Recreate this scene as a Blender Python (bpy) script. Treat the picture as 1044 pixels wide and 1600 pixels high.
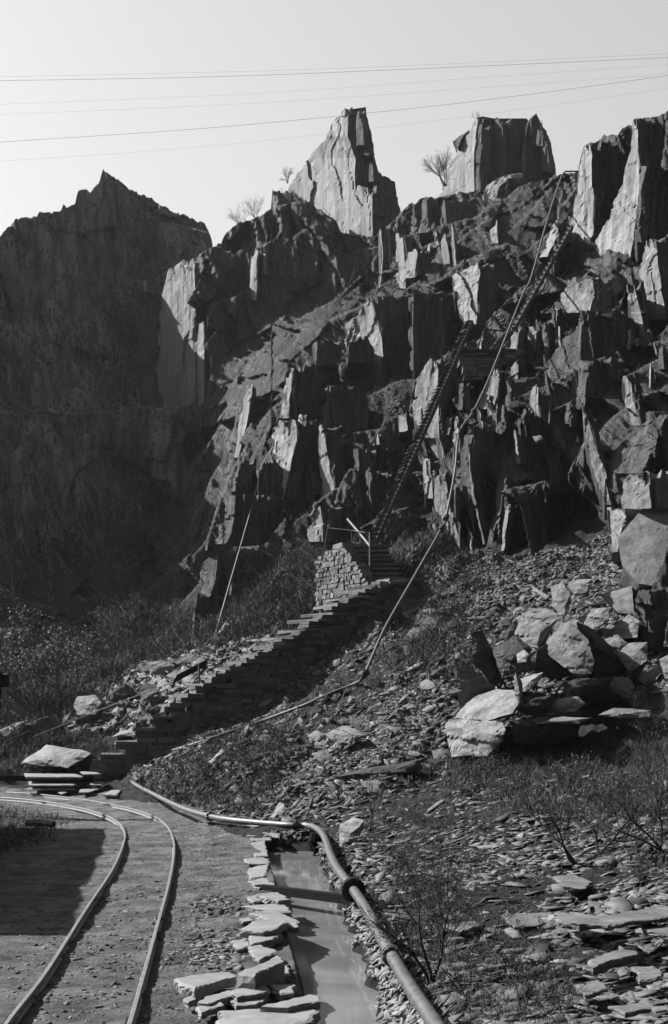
import bpy, bmesh, math, random
import numpy as np
from mathutils import Vector, Matrix

random.seed(7)
rng = np.random.default_rng(11)
for o in list(bpy.data.objects):
    bpy.data.objects.remove(o)
SC = bpy.context.scene
COL = SC.collection

# ------------------------------------------------------------------ camera, sky, sun, exposure
FPX = 2222.0
HOR = 1120.0
TH = math.atan((HOR - 800) / FPX)
EYE = 1.6
cam_d = bpy.data.cameras.new('camera')
cam = bpy.data.objects.new('camera', cam_d)
COL.objects.link(cam)
cam.location = (0, 0, EYE)
cam.rotation_euler = (math.pi / 2 + TH, 0, 0)
cam_d.sensor_fit = 'VERTICAL'
cam_d.sensor_height = 36.0
cam_d.sensor_width = 36.0 * 1044 / 1600
cam_d.lens = 36.0 * FPX / 1600
cam_d.clip_start = 0.1
cam_d.clip_end = 3000
SC.camera = cam

SUN_AZ = math.radians(70)      # to the left of the view direction
SUN_EL = math.radians(38)
sd = Vector((-math.sin(SUN_AZ) * math.cos(SUN_EL), math.cos(SUN_AZ) * math.cos(SUN_EL), math.sin(SUN_EL)))
world = bpy.data.worlds.new('World')
SC.world = world
world.use_nodes = True
wn = world.node_tree.nodes
wl = world.node_tree.links
sky = wn.new('ShaderNodeTexSky')
sky.sky_type = 'NISHITA'
sky.sun_disc = False
sky.sun_elevation = SUN_EL
sky.sun_rotation = -SUN_AZ
sky.dust_density = 2.0
sky.air_density = 1.4
bw = wn.new('ShaderNodeSeparateColor')     # the old film sees mostly the blue of the sky
bg = wn['Background']
wl.new(sky.outputs[0], bw.inputs[0])
wl.new(bw.outputs[2], bg.inputs[0])
bg.inputs[1].default_value = 0.05
sun_d = bpy.data.lights.new('sun', 'SUN')
sun_d.energy = 5.0
sun_d.angle = math.radians(0.5)
sun_d.color = (1, 0.985, 0.97)
sun = bpy.data.objects.new('sun', sun_d)
COL.objects.link(sun)
sun.rotation_euler = sd.to_track_quat('Z', 'Y').to_euler()
SC.view_settings.view_transform = 'Standard'
SC.view_settings.look = 'None'
SC.view_settings.gamma = 1
SC.view_settings.exposure = 1.62

# ------------------------------------------------------------------ photo pixel -> place
cT, sT = math.cos(TH), math.sin(TH)
def ray(px, py):
    cx = (np.asarray(px, float) - 522) / FPX
    cy = (800 - np.asarray(py, float)) / FPX
    return cx, cT - cy * sT, sT + cy * cT
def P(px, py, Y):
    dx, dy, dz = ray(px, py)
    t = Y / dy
    return np.stack(np.broadcast_arrays(dx * t, Y + 0 * dx, EYE + dz * t), -1)
def PZ(px, py, z):
    dx, dy, dz = ray(px, py)
    t = (z - EYE) / dz
    return np.stack(np.broadcast_arrays(dx * t, dy * t, z + 0 * dx), -1)
def V(px, py, Y):
    return Vector(P(px, py, Y).tolist())

# ------------------------------------------------------------------ numpy noise
def h3(i, j, k, s=0):
    i = np.asarray(i).astype(np.int64); j = np.asarray(j).astype(np.int64); k = np.asarray(k).astype(np.int64)
    n = (i * 374761393 + j * 668265263 + k * 2147483647 + s * 1274126177) & 0xffffffff
    n = ((n ^ (n >> 13)) * 1274126177) & 0xffffffff
    n = ((n ^ (n >> 16)) * 2246822519) & 0xffffffff
    n = n ^ (n >> 15)
    return (n & 0xffffff) / float(0xffffff)
def vn(p, s=0):
    f = np.floor(p); t = p - f; t = t * t * (3 - 2 * t); f = f.astype(np.int64)
    r = 0
    for a in (0, 1):
        for b in (0, 1):
            for c in (0, 1):
                w = (t[:, 0] if a else 1 - t[:, 0]) * (t[:, 1] if b else 1 - t[:, 1]) * (t[:, 2] if c else 1 - t[:, 2])
                r = r + w * h3(f[:, 0] + a, f[:, 1] + b, f[:, 2] + c, s)
    return r * 2 - 1
def fbm(p, o=4, s=0):
    r = 0; a = 1; n = 0
    for i in range(o):
        r = r + a * vn(p * (2 ** i), s + i); n += a; a *= .55
    return r / n
def vor(u, v, s=0):
    """nearest cell: id hashes r1, r2 and the offsets from its centre"""
    fu = np.floor(u).astype(np.int64); fv = np.floor(v).astype(np.int64)
    best = np.full(u.shape, 1e9); r1 = np.zeros(u.shape); r2 = np.zeros(u.shape); du = np.zeros(u.shape); dv = np.zeros(u.shape)
    for a in (-1, 0, 1):
        for b in (-1, 0, 1):
            i = fu + a; j = fv + b
            x = i + .1 + .8 * h3(i, j, 1, s); y = j + .1 + .8 * h3(i, j, 2, s)
            d = np.abs(u - x) * 1.0 + np.abs(v - y) * .8
            m = d < best
            best = np.where(m, d, best)
            r1 = np.where(m, h3(i, j, 3, s), r1); r2 = np.where(m, h3(i, j, 4, s), r2)
            du = np.where(m, u - x, du); dv = np.where(m, v - y, dv)
    return r1, r2, du, dv
def slate(p, scales, lean=.10, s=0, bias=.5):
    """blocky slate relief, metres towards +depth"""
    wz = fbm(p * .35, 3, s + 50)
    wx = fbm(p * .35 + 17.3, 3, s + 60)
    u = p[:, 0] + lean * p[:, 2] + .35 * p[:, 1] + wx * .3
    v = p[:, 2] + .22 * p[:, 0] + wz * .5
    r = 0
    for k, (w, h, a) in enumerate(scales):
        r1, r2, du, dv = vor(u / w, v / h, s + 7 * k)
        slope = (r2 - bias) * 2.0
        r = r + a * ((r1 - .5) * 1.6 + slope * du + (h3(r1 * 9999, r2 * 9999, 5) - .35) * .9 * dv)
    return r
class RBF:
    def __init__(s, pts, vals, sm=0.0):
        s.p = np.array(pts, float); n = len(s.p)
        d = np.linalg.norm(s.p[:, None] - s.p[None], axis=-1) + sm * np.eye(n) * -1
        A = np.zeros((n + 3, n + 3)); A[:n, :n] = d
        A[:n, n] = 1; A[:n, n + 1:] = s.p; A[n, :n] = 1; A[n + 1:, :n] = s.p.T
        b = np.zeros(n + 3); b[:n] = vals
        s.w = np.linalg.solve(A, b)
    def __call__(s, q):
        q = np.asarray(q, float); sh = q.shape[:-1]; q = q.reshape(-1, 2); out = np.empty(len(q))
        for i in range(0, len(q), 20000):
            c = q[i:i + 20000]
            d = np.linalg.norm(c[:, None] - s.p[None], axis=-1)
            out[i:i + 20000] = d @ s.w[:-3] + s.w[-3] + c @ s.w[-2:]
        return out.reshape(sh)

# ------------------------------------------------------------------ mesh + naming helpers
def mesh_np(name, verts, faces, mat):
    me = bpy.data.meshes.new(name)
    verts = np.asarray(verts, np.float32); faces = np.asarray(faces, np.int32)
    k = faces.shape[1]
    me.vertices.add(len(verts)); me.vertices.foreach_set('co', verts.ravel())
    me.loops.add(faces.size); me.loops.foreach_set('vertex_index', faces.ravel())
    me.polygons.add(len(faces)); me.polygons.foreach_set('loop_start', np.arange(0, faces.size, k, dtype=np.int32))
    me.update(calc_edges=True)
    me.materials.append(mat)
    return me
def link(name, me, parent=None, base=None):
    o = bpy.data.objects.new(name, me)
    COL.objects.link(o)
    if base is not None:
        b = Vector(base)
        me.transform(Matrix.Translation(-b)); o.location = b
    if parent is not None:
        o.parent = parent
    return o
def base_of(me):
    n = len(me.vertices); a = np.empty(n * 3, np.float32); me.vertices.foreach_get('co', a); a = a.reshape(-1, 3)
    return (float(a[:, 0].mean()), float(a[:, 1].mean()), float(a[:, 2].min()))
def bm_mesh(name, bm, mat, recalc=True):
    if recalc:
        bmesh.ops.recalc_face_normals(bm, faces=bm.faces)
    me = bpy.data.meshes.new(name); bm.to_mesh(me); bm.free(); me.materials.append(mat)
    return me
def tag(o, label, cat, group=None):
    o['label'] = label; o['category'] = cat
    if group: o['group'] = group
    return o
def struct(o): o['kind'] = 'structure'; return o
def stuff(o, label, cat): o['kind'] = 'stuff'; return tag(o, label, cat)
def root(name, loc, label, cat, group=None):
    o = bpy.data.objects.new(name, None); COL.objects.link(o); o.location = loc; o.empty_display_size = .2
    return tag(o, label, cat, group)
def part(name, me, par):
    """a part, its mesh given in world coordinates"""
    me.transform(Matrix.Translation(-Vector(par.location)))
    o = bpy.data.objects.new(name, me); COL.objects.link(o); o.parent = par
    return o
def box(bm, c, ax, ay, az):
    """box by centre and three half-axis vectors"""
    c = Vector(c); ax = Vector(ax); ay = Vector(ay); az = Vector(az)
    v = [bm.verts.new(c + ax * i + ay * j + az * k) for i in (-1, 1) for j in (-1, 1) for k in (-1, 1)]
    for f in ((0, 1, 3, 2), (4, 6, 7, 5), (0, 4, 5, 1), (2, 3, 7, 6), (0, 2, 6, 4), (1, 5, 7, 3)):
        bm.faces.new([v[i] for i in f])
    return v
def tube(bm, pts, r, n=8, cap=True):
    pts = [Vector(p) for p in pts]; rings = []
    up = Vector((0, 0, 1))
    for i, p in enumerate(pts):
        a = pts[max(i - 1, 0)]; b = pts[min(i + 1, len(pts) - 1)]
        t = (b - a).normalized()
        s = t.cross(up)
        if s.length < 1e-3: s = Vector((1, 0, 0))
        s.normalize(); w = s.cross(t)
        rr = r[i] if isinstance(r, (list, tuple)) else r
        rings.append([bm.verts.new(p + (s * math.cos(6.2832 * k / n) + w * math.sin(6.2832 * k / n)) * rr) for k in range(n)])
    for a, b in zip(rings, rings[1:]):
        for k in range(n):
            bm.faces.new((a[k], a[(k + 1) % n], b[(k + 1) % n], b[k]))
    if cap and n > 2:
        bm.faces.new(rings[0]); bm.faces.new(rings[-1][::-1])
def smooth(me):
    me.polygons.foreach_set('use_smooth', [True] * len(me.polygons)); return me
def crom(pts, n=6):
    p = [np.array(q, float) for q in pts]; p = [2 * p[0] - p[1]] + p + [2 * p[-1] - p[-2]]; out = []
    for i in range(1, len(p) - 2):
        for k in range(n):
            t = k / n
            out.append(.5 * ((2 * p[i]) + (-p[i - 1] + p[i + 1]) * t + (2 * p[i - 1] - 5 * p[i] + 4 * p[i + 1] - p[i + 2]) * t * t + (-p[i - 1] + 3 * p[i] - 3 * p[i + 1] + p[i + 2]) * t ** 3))
    out.append(p[-2]); return np.array(out)

# ------------------------------------------------------------------ materials
def mat_new(name, rough=.8, spec=.3):
    m = bpy.data.materials.new(name); m.use_nodes = True
    nt = m.node_tree; b = nt.nodes['Principled BSDF']
    b.inputs['Roughness'].default_value = rough
    b.inputs['Specular IOR Level'].default_value = spec
    return m, nt, b
def nd(nt, t, **kw):
    n = nt.nodes.new(t)
    for k, v in kw.items():
        if k in n.inputs.keys() if isinstance(k, str) else False: n.inputs[k].default_value = v
        else: setattr(n, k, v)
    return n
AL = .385
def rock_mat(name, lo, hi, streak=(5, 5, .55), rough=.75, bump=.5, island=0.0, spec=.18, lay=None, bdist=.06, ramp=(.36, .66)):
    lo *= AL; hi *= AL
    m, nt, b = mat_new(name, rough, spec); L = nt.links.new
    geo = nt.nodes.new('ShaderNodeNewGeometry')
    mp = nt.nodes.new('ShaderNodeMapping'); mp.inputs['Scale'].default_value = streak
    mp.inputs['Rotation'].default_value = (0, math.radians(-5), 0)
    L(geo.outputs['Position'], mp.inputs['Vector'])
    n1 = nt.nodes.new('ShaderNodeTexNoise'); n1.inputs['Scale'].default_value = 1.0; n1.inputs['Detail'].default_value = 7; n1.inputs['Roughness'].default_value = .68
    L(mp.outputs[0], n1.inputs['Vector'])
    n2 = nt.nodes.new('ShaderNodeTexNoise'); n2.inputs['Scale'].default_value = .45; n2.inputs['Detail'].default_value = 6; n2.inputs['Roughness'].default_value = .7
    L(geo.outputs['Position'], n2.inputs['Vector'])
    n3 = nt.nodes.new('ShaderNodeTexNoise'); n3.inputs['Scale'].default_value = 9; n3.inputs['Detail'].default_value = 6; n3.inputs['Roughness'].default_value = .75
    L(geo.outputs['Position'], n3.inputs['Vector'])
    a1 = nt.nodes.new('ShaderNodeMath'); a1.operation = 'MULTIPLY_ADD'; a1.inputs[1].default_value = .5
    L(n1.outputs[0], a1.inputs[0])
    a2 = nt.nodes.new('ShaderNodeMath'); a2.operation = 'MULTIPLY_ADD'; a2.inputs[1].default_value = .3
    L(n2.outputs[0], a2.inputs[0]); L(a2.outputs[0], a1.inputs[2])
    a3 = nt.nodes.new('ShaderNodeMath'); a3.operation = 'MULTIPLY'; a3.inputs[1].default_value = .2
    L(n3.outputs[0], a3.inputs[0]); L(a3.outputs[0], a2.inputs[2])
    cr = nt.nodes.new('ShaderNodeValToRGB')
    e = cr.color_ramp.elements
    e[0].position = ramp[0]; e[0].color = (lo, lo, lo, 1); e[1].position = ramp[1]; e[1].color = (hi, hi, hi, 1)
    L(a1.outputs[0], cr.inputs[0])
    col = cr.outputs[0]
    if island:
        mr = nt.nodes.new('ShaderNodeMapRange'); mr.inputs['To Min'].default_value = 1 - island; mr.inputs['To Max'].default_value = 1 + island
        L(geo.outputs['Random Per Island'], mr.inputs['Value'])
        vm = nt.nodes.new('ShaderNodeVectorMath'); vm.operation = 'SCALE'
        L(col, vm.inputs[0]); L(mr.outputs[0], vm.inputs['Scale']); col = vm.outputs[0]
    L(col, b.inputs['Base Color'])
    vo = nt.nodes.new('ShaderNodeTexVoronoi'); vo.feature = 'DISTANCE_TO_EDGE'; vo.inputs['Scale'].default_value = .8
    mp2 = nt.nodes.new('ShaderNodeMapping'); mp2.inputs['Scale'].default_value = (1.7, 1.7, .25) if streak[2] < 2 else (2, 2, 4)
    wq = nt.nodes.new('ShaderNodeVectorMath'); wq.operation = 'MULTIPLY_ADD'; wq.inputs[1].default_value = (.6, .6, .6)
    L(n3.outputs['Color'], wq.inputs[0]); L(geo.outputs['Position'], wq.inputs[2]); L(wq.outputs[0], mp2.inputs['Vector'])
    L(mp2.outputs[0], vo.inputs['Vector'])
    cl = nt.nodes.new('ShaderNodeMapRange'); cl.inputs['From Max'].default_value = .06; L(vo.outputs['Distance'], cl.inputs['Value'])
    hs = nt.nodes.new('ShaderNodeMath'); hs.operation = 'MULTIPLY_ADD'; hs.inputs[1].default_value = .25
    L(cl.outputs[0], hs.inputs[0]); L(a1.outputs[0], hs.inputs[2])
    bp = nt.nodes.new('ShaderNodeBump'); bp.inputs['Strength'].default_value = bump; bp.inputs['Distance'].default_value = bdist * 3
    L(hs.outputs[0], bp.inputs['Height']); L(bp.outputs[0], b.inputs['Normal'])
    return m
def plain_mat(name, lo, hi, scale=20, rough=.7, bump=.3, stretch=(1, 1, 1), spec=.3, metal=0, island=0, det=6, dr=.65, bd=.02):
    lo *= AL; hi *= AL
    m, nt, b = mat_new(name, rough, spec); L = nt.links.new
    b.inputs['Metallic'].default_value = metal
    geo = nt.nodes.new('ShaderNodeNewGeometry')
    mp = nt.nodes.new('ShaderNodeMapping'); mp.inputs['Scale'].default_value = stretch; L(geo.outputs['Position'], mp.inputs[0])
    n = nt.nodes.new('ShaderNodeTexNoise'); n.inputs['Scale'].default_value = scale; n.inputs['Detail'].default_value = det; n.inputs['Roughness'].default_value = dr
    L(mp.outputs[0], n.inputs['Vector'])
    cr = nt.nodes.new('ShaderNodeValToRGB'); e = cr.color_ramp.elements
    e[0].position = .35; e[0].color = (lo, lo, lo, 1); e[1].position = .68; e[1].color = (hi, hi, hi, 1)
    L(n.outputs[0], cr.inputs[0]); col = cr.outputs[0]
    if island:
        mr = nt.nodes.new('ShaderNodeMapRange'); mr.inputs['To Min'].default_value = 1 - island; mr.inputs['To Max'].default_value = 1 + island
        L(geo.outputs['Random Per Island'], mr.inputs['Value'])
        vm = nt.nodes.new('ShaderNodeVectorMath'); vm.operation = 'SCALE'
        L(col, vm.inputs[0]); L(mr.outputs[0], vm.inputs['Scale']); col = vm.outputs[0]
    L(col, b.inputs['Base Color'])
    bp = nt.nodes.new('ShaderNodeBump'); bp.inputs['Strength'].default_value = bump; bp.inputs['Distance'].default_value = bd
    L(n.outputs[0], bp.inputs['Height']); L(bp.outputs[0], b.inputs['Normal'])
    return m
M = {}
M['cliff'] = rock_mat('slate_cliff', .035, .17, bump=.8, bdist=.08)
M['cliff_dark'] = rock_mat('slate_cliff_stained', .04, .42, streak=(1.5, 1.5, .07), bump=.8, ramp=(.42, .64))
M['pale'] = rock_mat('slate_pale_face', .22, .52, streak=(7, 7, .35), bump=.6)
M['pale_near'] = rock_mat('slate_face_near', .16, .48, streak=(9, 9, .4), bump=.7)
M['boulder'] = rock_mat('slate_boulder', .13, .36, streak=(3, 3, 5), bump=.6, bdist=.015)
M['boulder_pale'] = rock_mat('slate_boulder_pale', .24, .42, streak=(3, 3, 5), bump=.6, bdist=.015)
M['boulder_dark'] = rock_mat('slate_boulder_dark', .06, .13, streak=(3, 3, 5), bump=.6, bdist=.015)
M['slab'] = rock_mat('slate_slab', .24, .48, streak=(6, 6, 14), bump=.5, bdist=.006)
M['chip'] = rock_mat('slate_chips', .07, .31, streak=(6, 6, 8), bump=.3, island=.62, bdist=.004, spec=.15, rough=.8)
M['chip_dark'] = rock_mat('slate_chips_weathered', .05, .23, streak=(6, 6, 8), bump=.3, island=.75, bdist=.004, spec=.15, rough=.8)
M['chip_pale'] = rock_mat('slate_chips_pale', .18, .36, streak=(6, 6, 8), bump=.3, island=.45, bdist=.004)
M['step'] = rock_mat('stair_slate', .09, .26, streak=(5, 5, 9), bump=.5, bdist=.01)
M['wall'] = rock_mat('drystone', .09, .27, streak=(5, 5, 9), bump=.4, island=.5, bdist=.008)
M['scree'] = plain_mat('scree_earth', .02, .085, 5, .95, 1.0, spec=.08, det=12, dr=.75, bd=.1)
M['soil'] = plain_mat('ledge_soil', .025, .085, 4, .95, 1.0, det=12, dr=.78, bd=.15)
M['path'] = plain_mat('trodden_path', .07, .36, 2.6, .95, 1.0, spec=.08, det=13, dr=.74, bd=.12)
M['rail'] = plain_mat('worn_rail', .20, .42, 30, .5, .2, metal=.15, spec=.5)
M['pipe'] = plain_mat('weathered_pipe', .06, .17, 14, .5, .3, spec=.5)
M['hose'] = plain_mat('dull_hose', .06, .15, 14, .6, .3)
M['iron'] = plain_mat('black_iron', .015, .04, 30, .6, .3)
M['wood'] = plain_mat('weathered_wood', .008, .03, 12, .95, .5, spec=.05, stretch=(1, 6, 6))
M['woodp'] = plain_mat('pale_wood', .3, .5, 12, .8, .5)
M['twig'] = plain_mat('twig_bark', .025, .07, 30, .9, .3)
M['twigp'] = plain_mat('pale_twig_bark', .10, .2, 30, .9, .3)
M['leaf'] = plain_mat('dry_leaf', .05, .15, 5, .8, 0, island=.6)
M['leafp'] = plain_mat('pale_leaf', .2, .5, 5, .8, 0, island=.5)
M['grass'] = plain_mat('dry_grass', .03, .17, 3, .9, 0, island=.85)
M['cable'] = plain_mat('cable_steel', .5, .7, 5, .6, 0)
wm, wnt, wb = mat_new('murky_water', .07, .5)
wb.inputs['Base Color'].default_value = (.19, .19, .19, 1)
_n = wnt.nodes.new('ShaderNodeTexNoise'); _n.inputs['Scale'].default_value = 2.5; _n.inputs['Detail'].default_value = 5
_g = wnt.nodes.new('ShaderNodeNewGeometry'); wnt.links.new(_g.outputs['Position'], _n.inputs['Vector'])
_r = wnt.nodes.new('ShaderNodeValToRGB'); _r.color_ramp.elements[0].color = (.09, .09, .09, 1); _r.color_ramp.elements[1].color = (.14, .14, .14, 1)
_r.color_ramp.elements[0].position = .35; _r.color_ramp.elements[1].position = .65
wnt.links.new(_n.outputs[0], _r.inputs[0]); wnt.links.new(_r.outputs[0], wb.inputs['Base Color'])
_b = wnt.nodes.new('ShaderNodeBump'); _b.inputs['Strength'].default_value = .03; _b.inputs['Distance'].default_value = .01
wnt.links.new(_n.outputs[0], _b.inputs['Height']); wnt.links.new(_b.outputs[0], wb.inputs['Normal'])
M['water'] = wm

# ------------------------------------------------------------------ ground
def pz(px, py, Y): return P(px, py, Y)
ctl = [(X, Y, 0.0) for Y in (2, 6, 10, 14, 18, 22, 26) for X in (-9, -6, -3, -1.2)]
ctl += [(-12, 30, .0), (-9, 30, 0), (-6, 29, 0), (-4.5, 29, .05), (-.3, 3, 0), (0.5, 3, 0.05), (2, 3, .2), (4, 3, .5)]
ctl += [(0.05, 8, .0), (.6, 8, .07), (1.8, 8, .2), (3.5, 8, .55), (-.3, 12, 0), (.4, 12, .08), (1.6, 12, .22), (3.2, 12, .45), (-.7, 17, 0), (.1, 17, .08), (2, 17, .4), (4.5, 17, .8), (7, 16, 1.5)]
for q in [(440, 1278, 20.5), (345, 1283, 21.5), (250, 1250, 26.5), (205, 1222, 31), (560, 1240, 22), (560, 1065, 31), (480, 1078, 32.4), (330, 1140, 31.8), (190, 1212, 31.5), (600, 985, 33.6), (540, 1020, 33), (410, 1105, 32), (640, 1100, 27.5),
          (500, 1200, 25), (300, 1232, 27), (620, 1190, 24.5), (700, 1180, 25), (850, 1190, 24), (1000, 1190, 23.5), (1150, 1180, 23), (700, 1240, 20), (900, 1240, 19), (1044, 1240, 18.5),
          (850, 960, 31), (960, 900, 31), (720, 1060, 28), (700, 930, 35), (650, 1000, 32), (640, 900, 37), (650, 850, 39), (700, 900, 36), (1044, 930, 29.5), (1044, 1050, 26.5), (900, 1080, 27), (1200, 900, 29),
          (200, 1085, 38), (260, 1050, 38.5), (330, 1010, 40), (400, 960, 41), (500, 905, 41.5), (560, 880, 40), (450, 875, 45), (300, 1005, 44), (100, 1140, 36), (0, 1160, 37), (50, 1190, 33.5), (50, 1075, 50), (-80, 1060, 50), (150, 1040, 56),
          (250, 1010, 54), (-250, 1150, 40), (-300, 1000, 60), (350, 900, 60), (600, 800, 60), (560, 800, 46), (640, 800, 44), (-150, 1225, 31), (-300, 1200, 34)]:
    ctl.append(tuple(P(*q)))
ctl = np.array(ctl)
GR = RBF(ctl[:, :2], ctl[:, 2])
wl_px = [(508, 1640), (500, 1600), (478, 1520), (455, 1450), (442, 1390), (420, 1330), (418, 1318)]
wr_px = [(622, 1640), (600, 1600), (566, 1500), (545, 1450), (521, 1390), (494, 1332), (470, 1320)]
WZ = -.10
wl_w = np.array([PZ(a, b, WZ) for a, b in wl_px]); wr_w = np.array([PZ(a, b, WZ) for a, b in wr_px])
def channel(X, Y):
    l = np.interp(Y, wl_w[:, 1], wl_w[:, 0]); r = np.interp(Y, wr_w[:, 1], wr_w[:, 0])
    wob = .03 * np.sin(Y * 5.1) + .025 * np.sin(Y * 13.7 + 1)
    ins = np.minimum(X - l + .03, (r + wob) - X)
    f = np.clip((ins + .06) / .10, 0, 1)
    f *= np.clip((18.9 - Y) / .5, 0, 1)
    return f
rut = None
def height(X, Y, detail=True):
    z = GR(np.stack([X, Y], -1))
    if detail:
        p = np.stack([X.ravel(), Y.ravel(), 0 * X.ravel()], -1)
        off = np.clip((np.abs(z) - .03) * 4, 0, 1)
        n = fbm(p * 1.3, 4, 3).reshape(X.shape); n2 = fbm(p * 9, 3, 9).reshape(X.shape)
        far = np.clip((Y - 15) / 20, 0, 1)
        z = z + off * (n * (.10 + .35 * far) + n2 * .02) + n * .020 + n2 * .014 + fbm(p * 26, 2, 19).reshape(X.shape) * .006
    f = channel(X, Y)
    return z * (1 - f) + f * (-.24)
GX = np.arange(-420, 1480, 3.5); GA = (GX - 522) / FPX
GY = np.exp(np.arange(math.log(3.0), math.log(72), .0045))
AA, YY = np.meshgrid(GA, GY)
XX = AA * YY
ZZ = height(XX, YY)
def grid_faces(nr, nc, off=0):
    i = np.arange(nr * nc).reshape(nr, nc)
    return np.stack([i[:-1, :-1], i[:-1, 1:], i[1:, 1:], i[1:, :-1]], -1).reshape(-1, 4) + off
gme = mesh_np('ground', np.stack([XX, YY, ZZ], -1).reshape(-1, 3), grid_faces(*XX.shape), M['scree'])
gme.materials.append(M['path'])
# path material where the ground is level (the trodden floor round the track)
fc = grid_faces(*XX.shape); cx = XX.reshape(-1)[fc].mean(1); cy = YY.reshape(-1)[fc].mean(1); cz = GR(np.stack([cx, cy], -1))
pn = vn(np.stack([cx * 1.2, cy * 1.2, cx * 0], -1), 77)
lv = (np.interp(cy, wl_w[:, 1], wl_w[:, 0]) > cx - .05) & (np.abs(cz) < .07 + .03 * pn) & (cy < 31)
gme.polygons.foreach_set('material_index', lv.astype(np.int32)); smooth(gme)
struct(link('ground', gme))
# the same ground carried on outside the quarry floor
fy = np.concatenate([np.linspace(-60, 2.9, 12), np.linspace(72.5, 400, 14)])
bmg = bmesh.new()
vs = [bmg.verts.new(p) for p in ((-500, -200, -.6), (500, -200, -.6), (500, 900, -.6), (-500, 900, -.6))]
bmg.faces.new(vs)
struct(link('outer_ground', bm_mesh('outer_ground', bmg, M['scree'], False)))
def gz(X, Y):
    X = np.asarray(X, float); Y = np.asarray(Y, float)
    a = np.clip((X / Y - GA[0]) / (GA[1] - GA[0]), 0, len(GA) - 1.001); b = np.clip((np.log(Y) - math.log(3.0)) / .0045, 0, len(GY) - 1.001)
    i = a.astype(int); j = b.astype(int); a = a - i; b = b - j
    return (ZZ[j, i] * (1 - a) + ZZ[j, i + 1] * a) * (1 - b) + (ZZ[j + 1, i] * (1 - a) + ZZ[j + 1, i + 1] * a) * b
def hit(px, py):
    """where the line of sight through photo pixels meets the ground (nan where it does not)"""
    px = np.atleast_1d(np.asarray(px, float)); py = np.atleast_1d(np.asarray(py, float)); out = np.full((len(px), 3), np.nan)
    for s in range(0, len(px), 4000):
        dx, dy, dz = ray(px[s:s + 4000], py[s:s + 4000])
        zr = EYE + (dz / dy)[:, None] * GY[None]
        zt = gz((dx / dy)[:, None] * GY[None], np.broadcast_to(GY[None], zr.shape))
        m = zr < zt
        k = m.argmax(1); ok = m.any(1) & (k > 0); k = np.maximum(k, 1); r = np.arange(len(k))
        d0 = zr[r, k - 1] - zt[r, k - 1]; d1 = zt[r, k] - zr[r, k]; t = d0 / (d0 + d1 + 1e-9)
        Yh = GY[k - 1] * (1 - t) + GY[k] * t
        q = np.stack([dx / dy * Yh, Yh, EYE + dz / dy * Yh], -1); q[~ok] = np.nan
        out[s:s + 4000] = q
    return out
# water in the drain
rows = []
for t in np.linspace(0, 1, 40):
    Yw = 6.9 + t * (18.8 - 6.9)
    l = np.interp(Yw, wl_w[:, 1], wl_w[:, 0]) - .12; r = np.interp(Yw, wr_w[:, 1], wr_w[:, 0]) + .12
    rows.append([(l + (r - l) * u, Yw, WZ) for u in np.linspace(0, 1, 6)])
Yn = 3.0
rows = [[(a[0], Yn, WZ) for a in rows[0]]] + rows
struct(link('water', mesh_np('water', np.array(rows).reshape(-1, 3), grid_faces(len(rows), 6), M['water'])))

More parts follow.
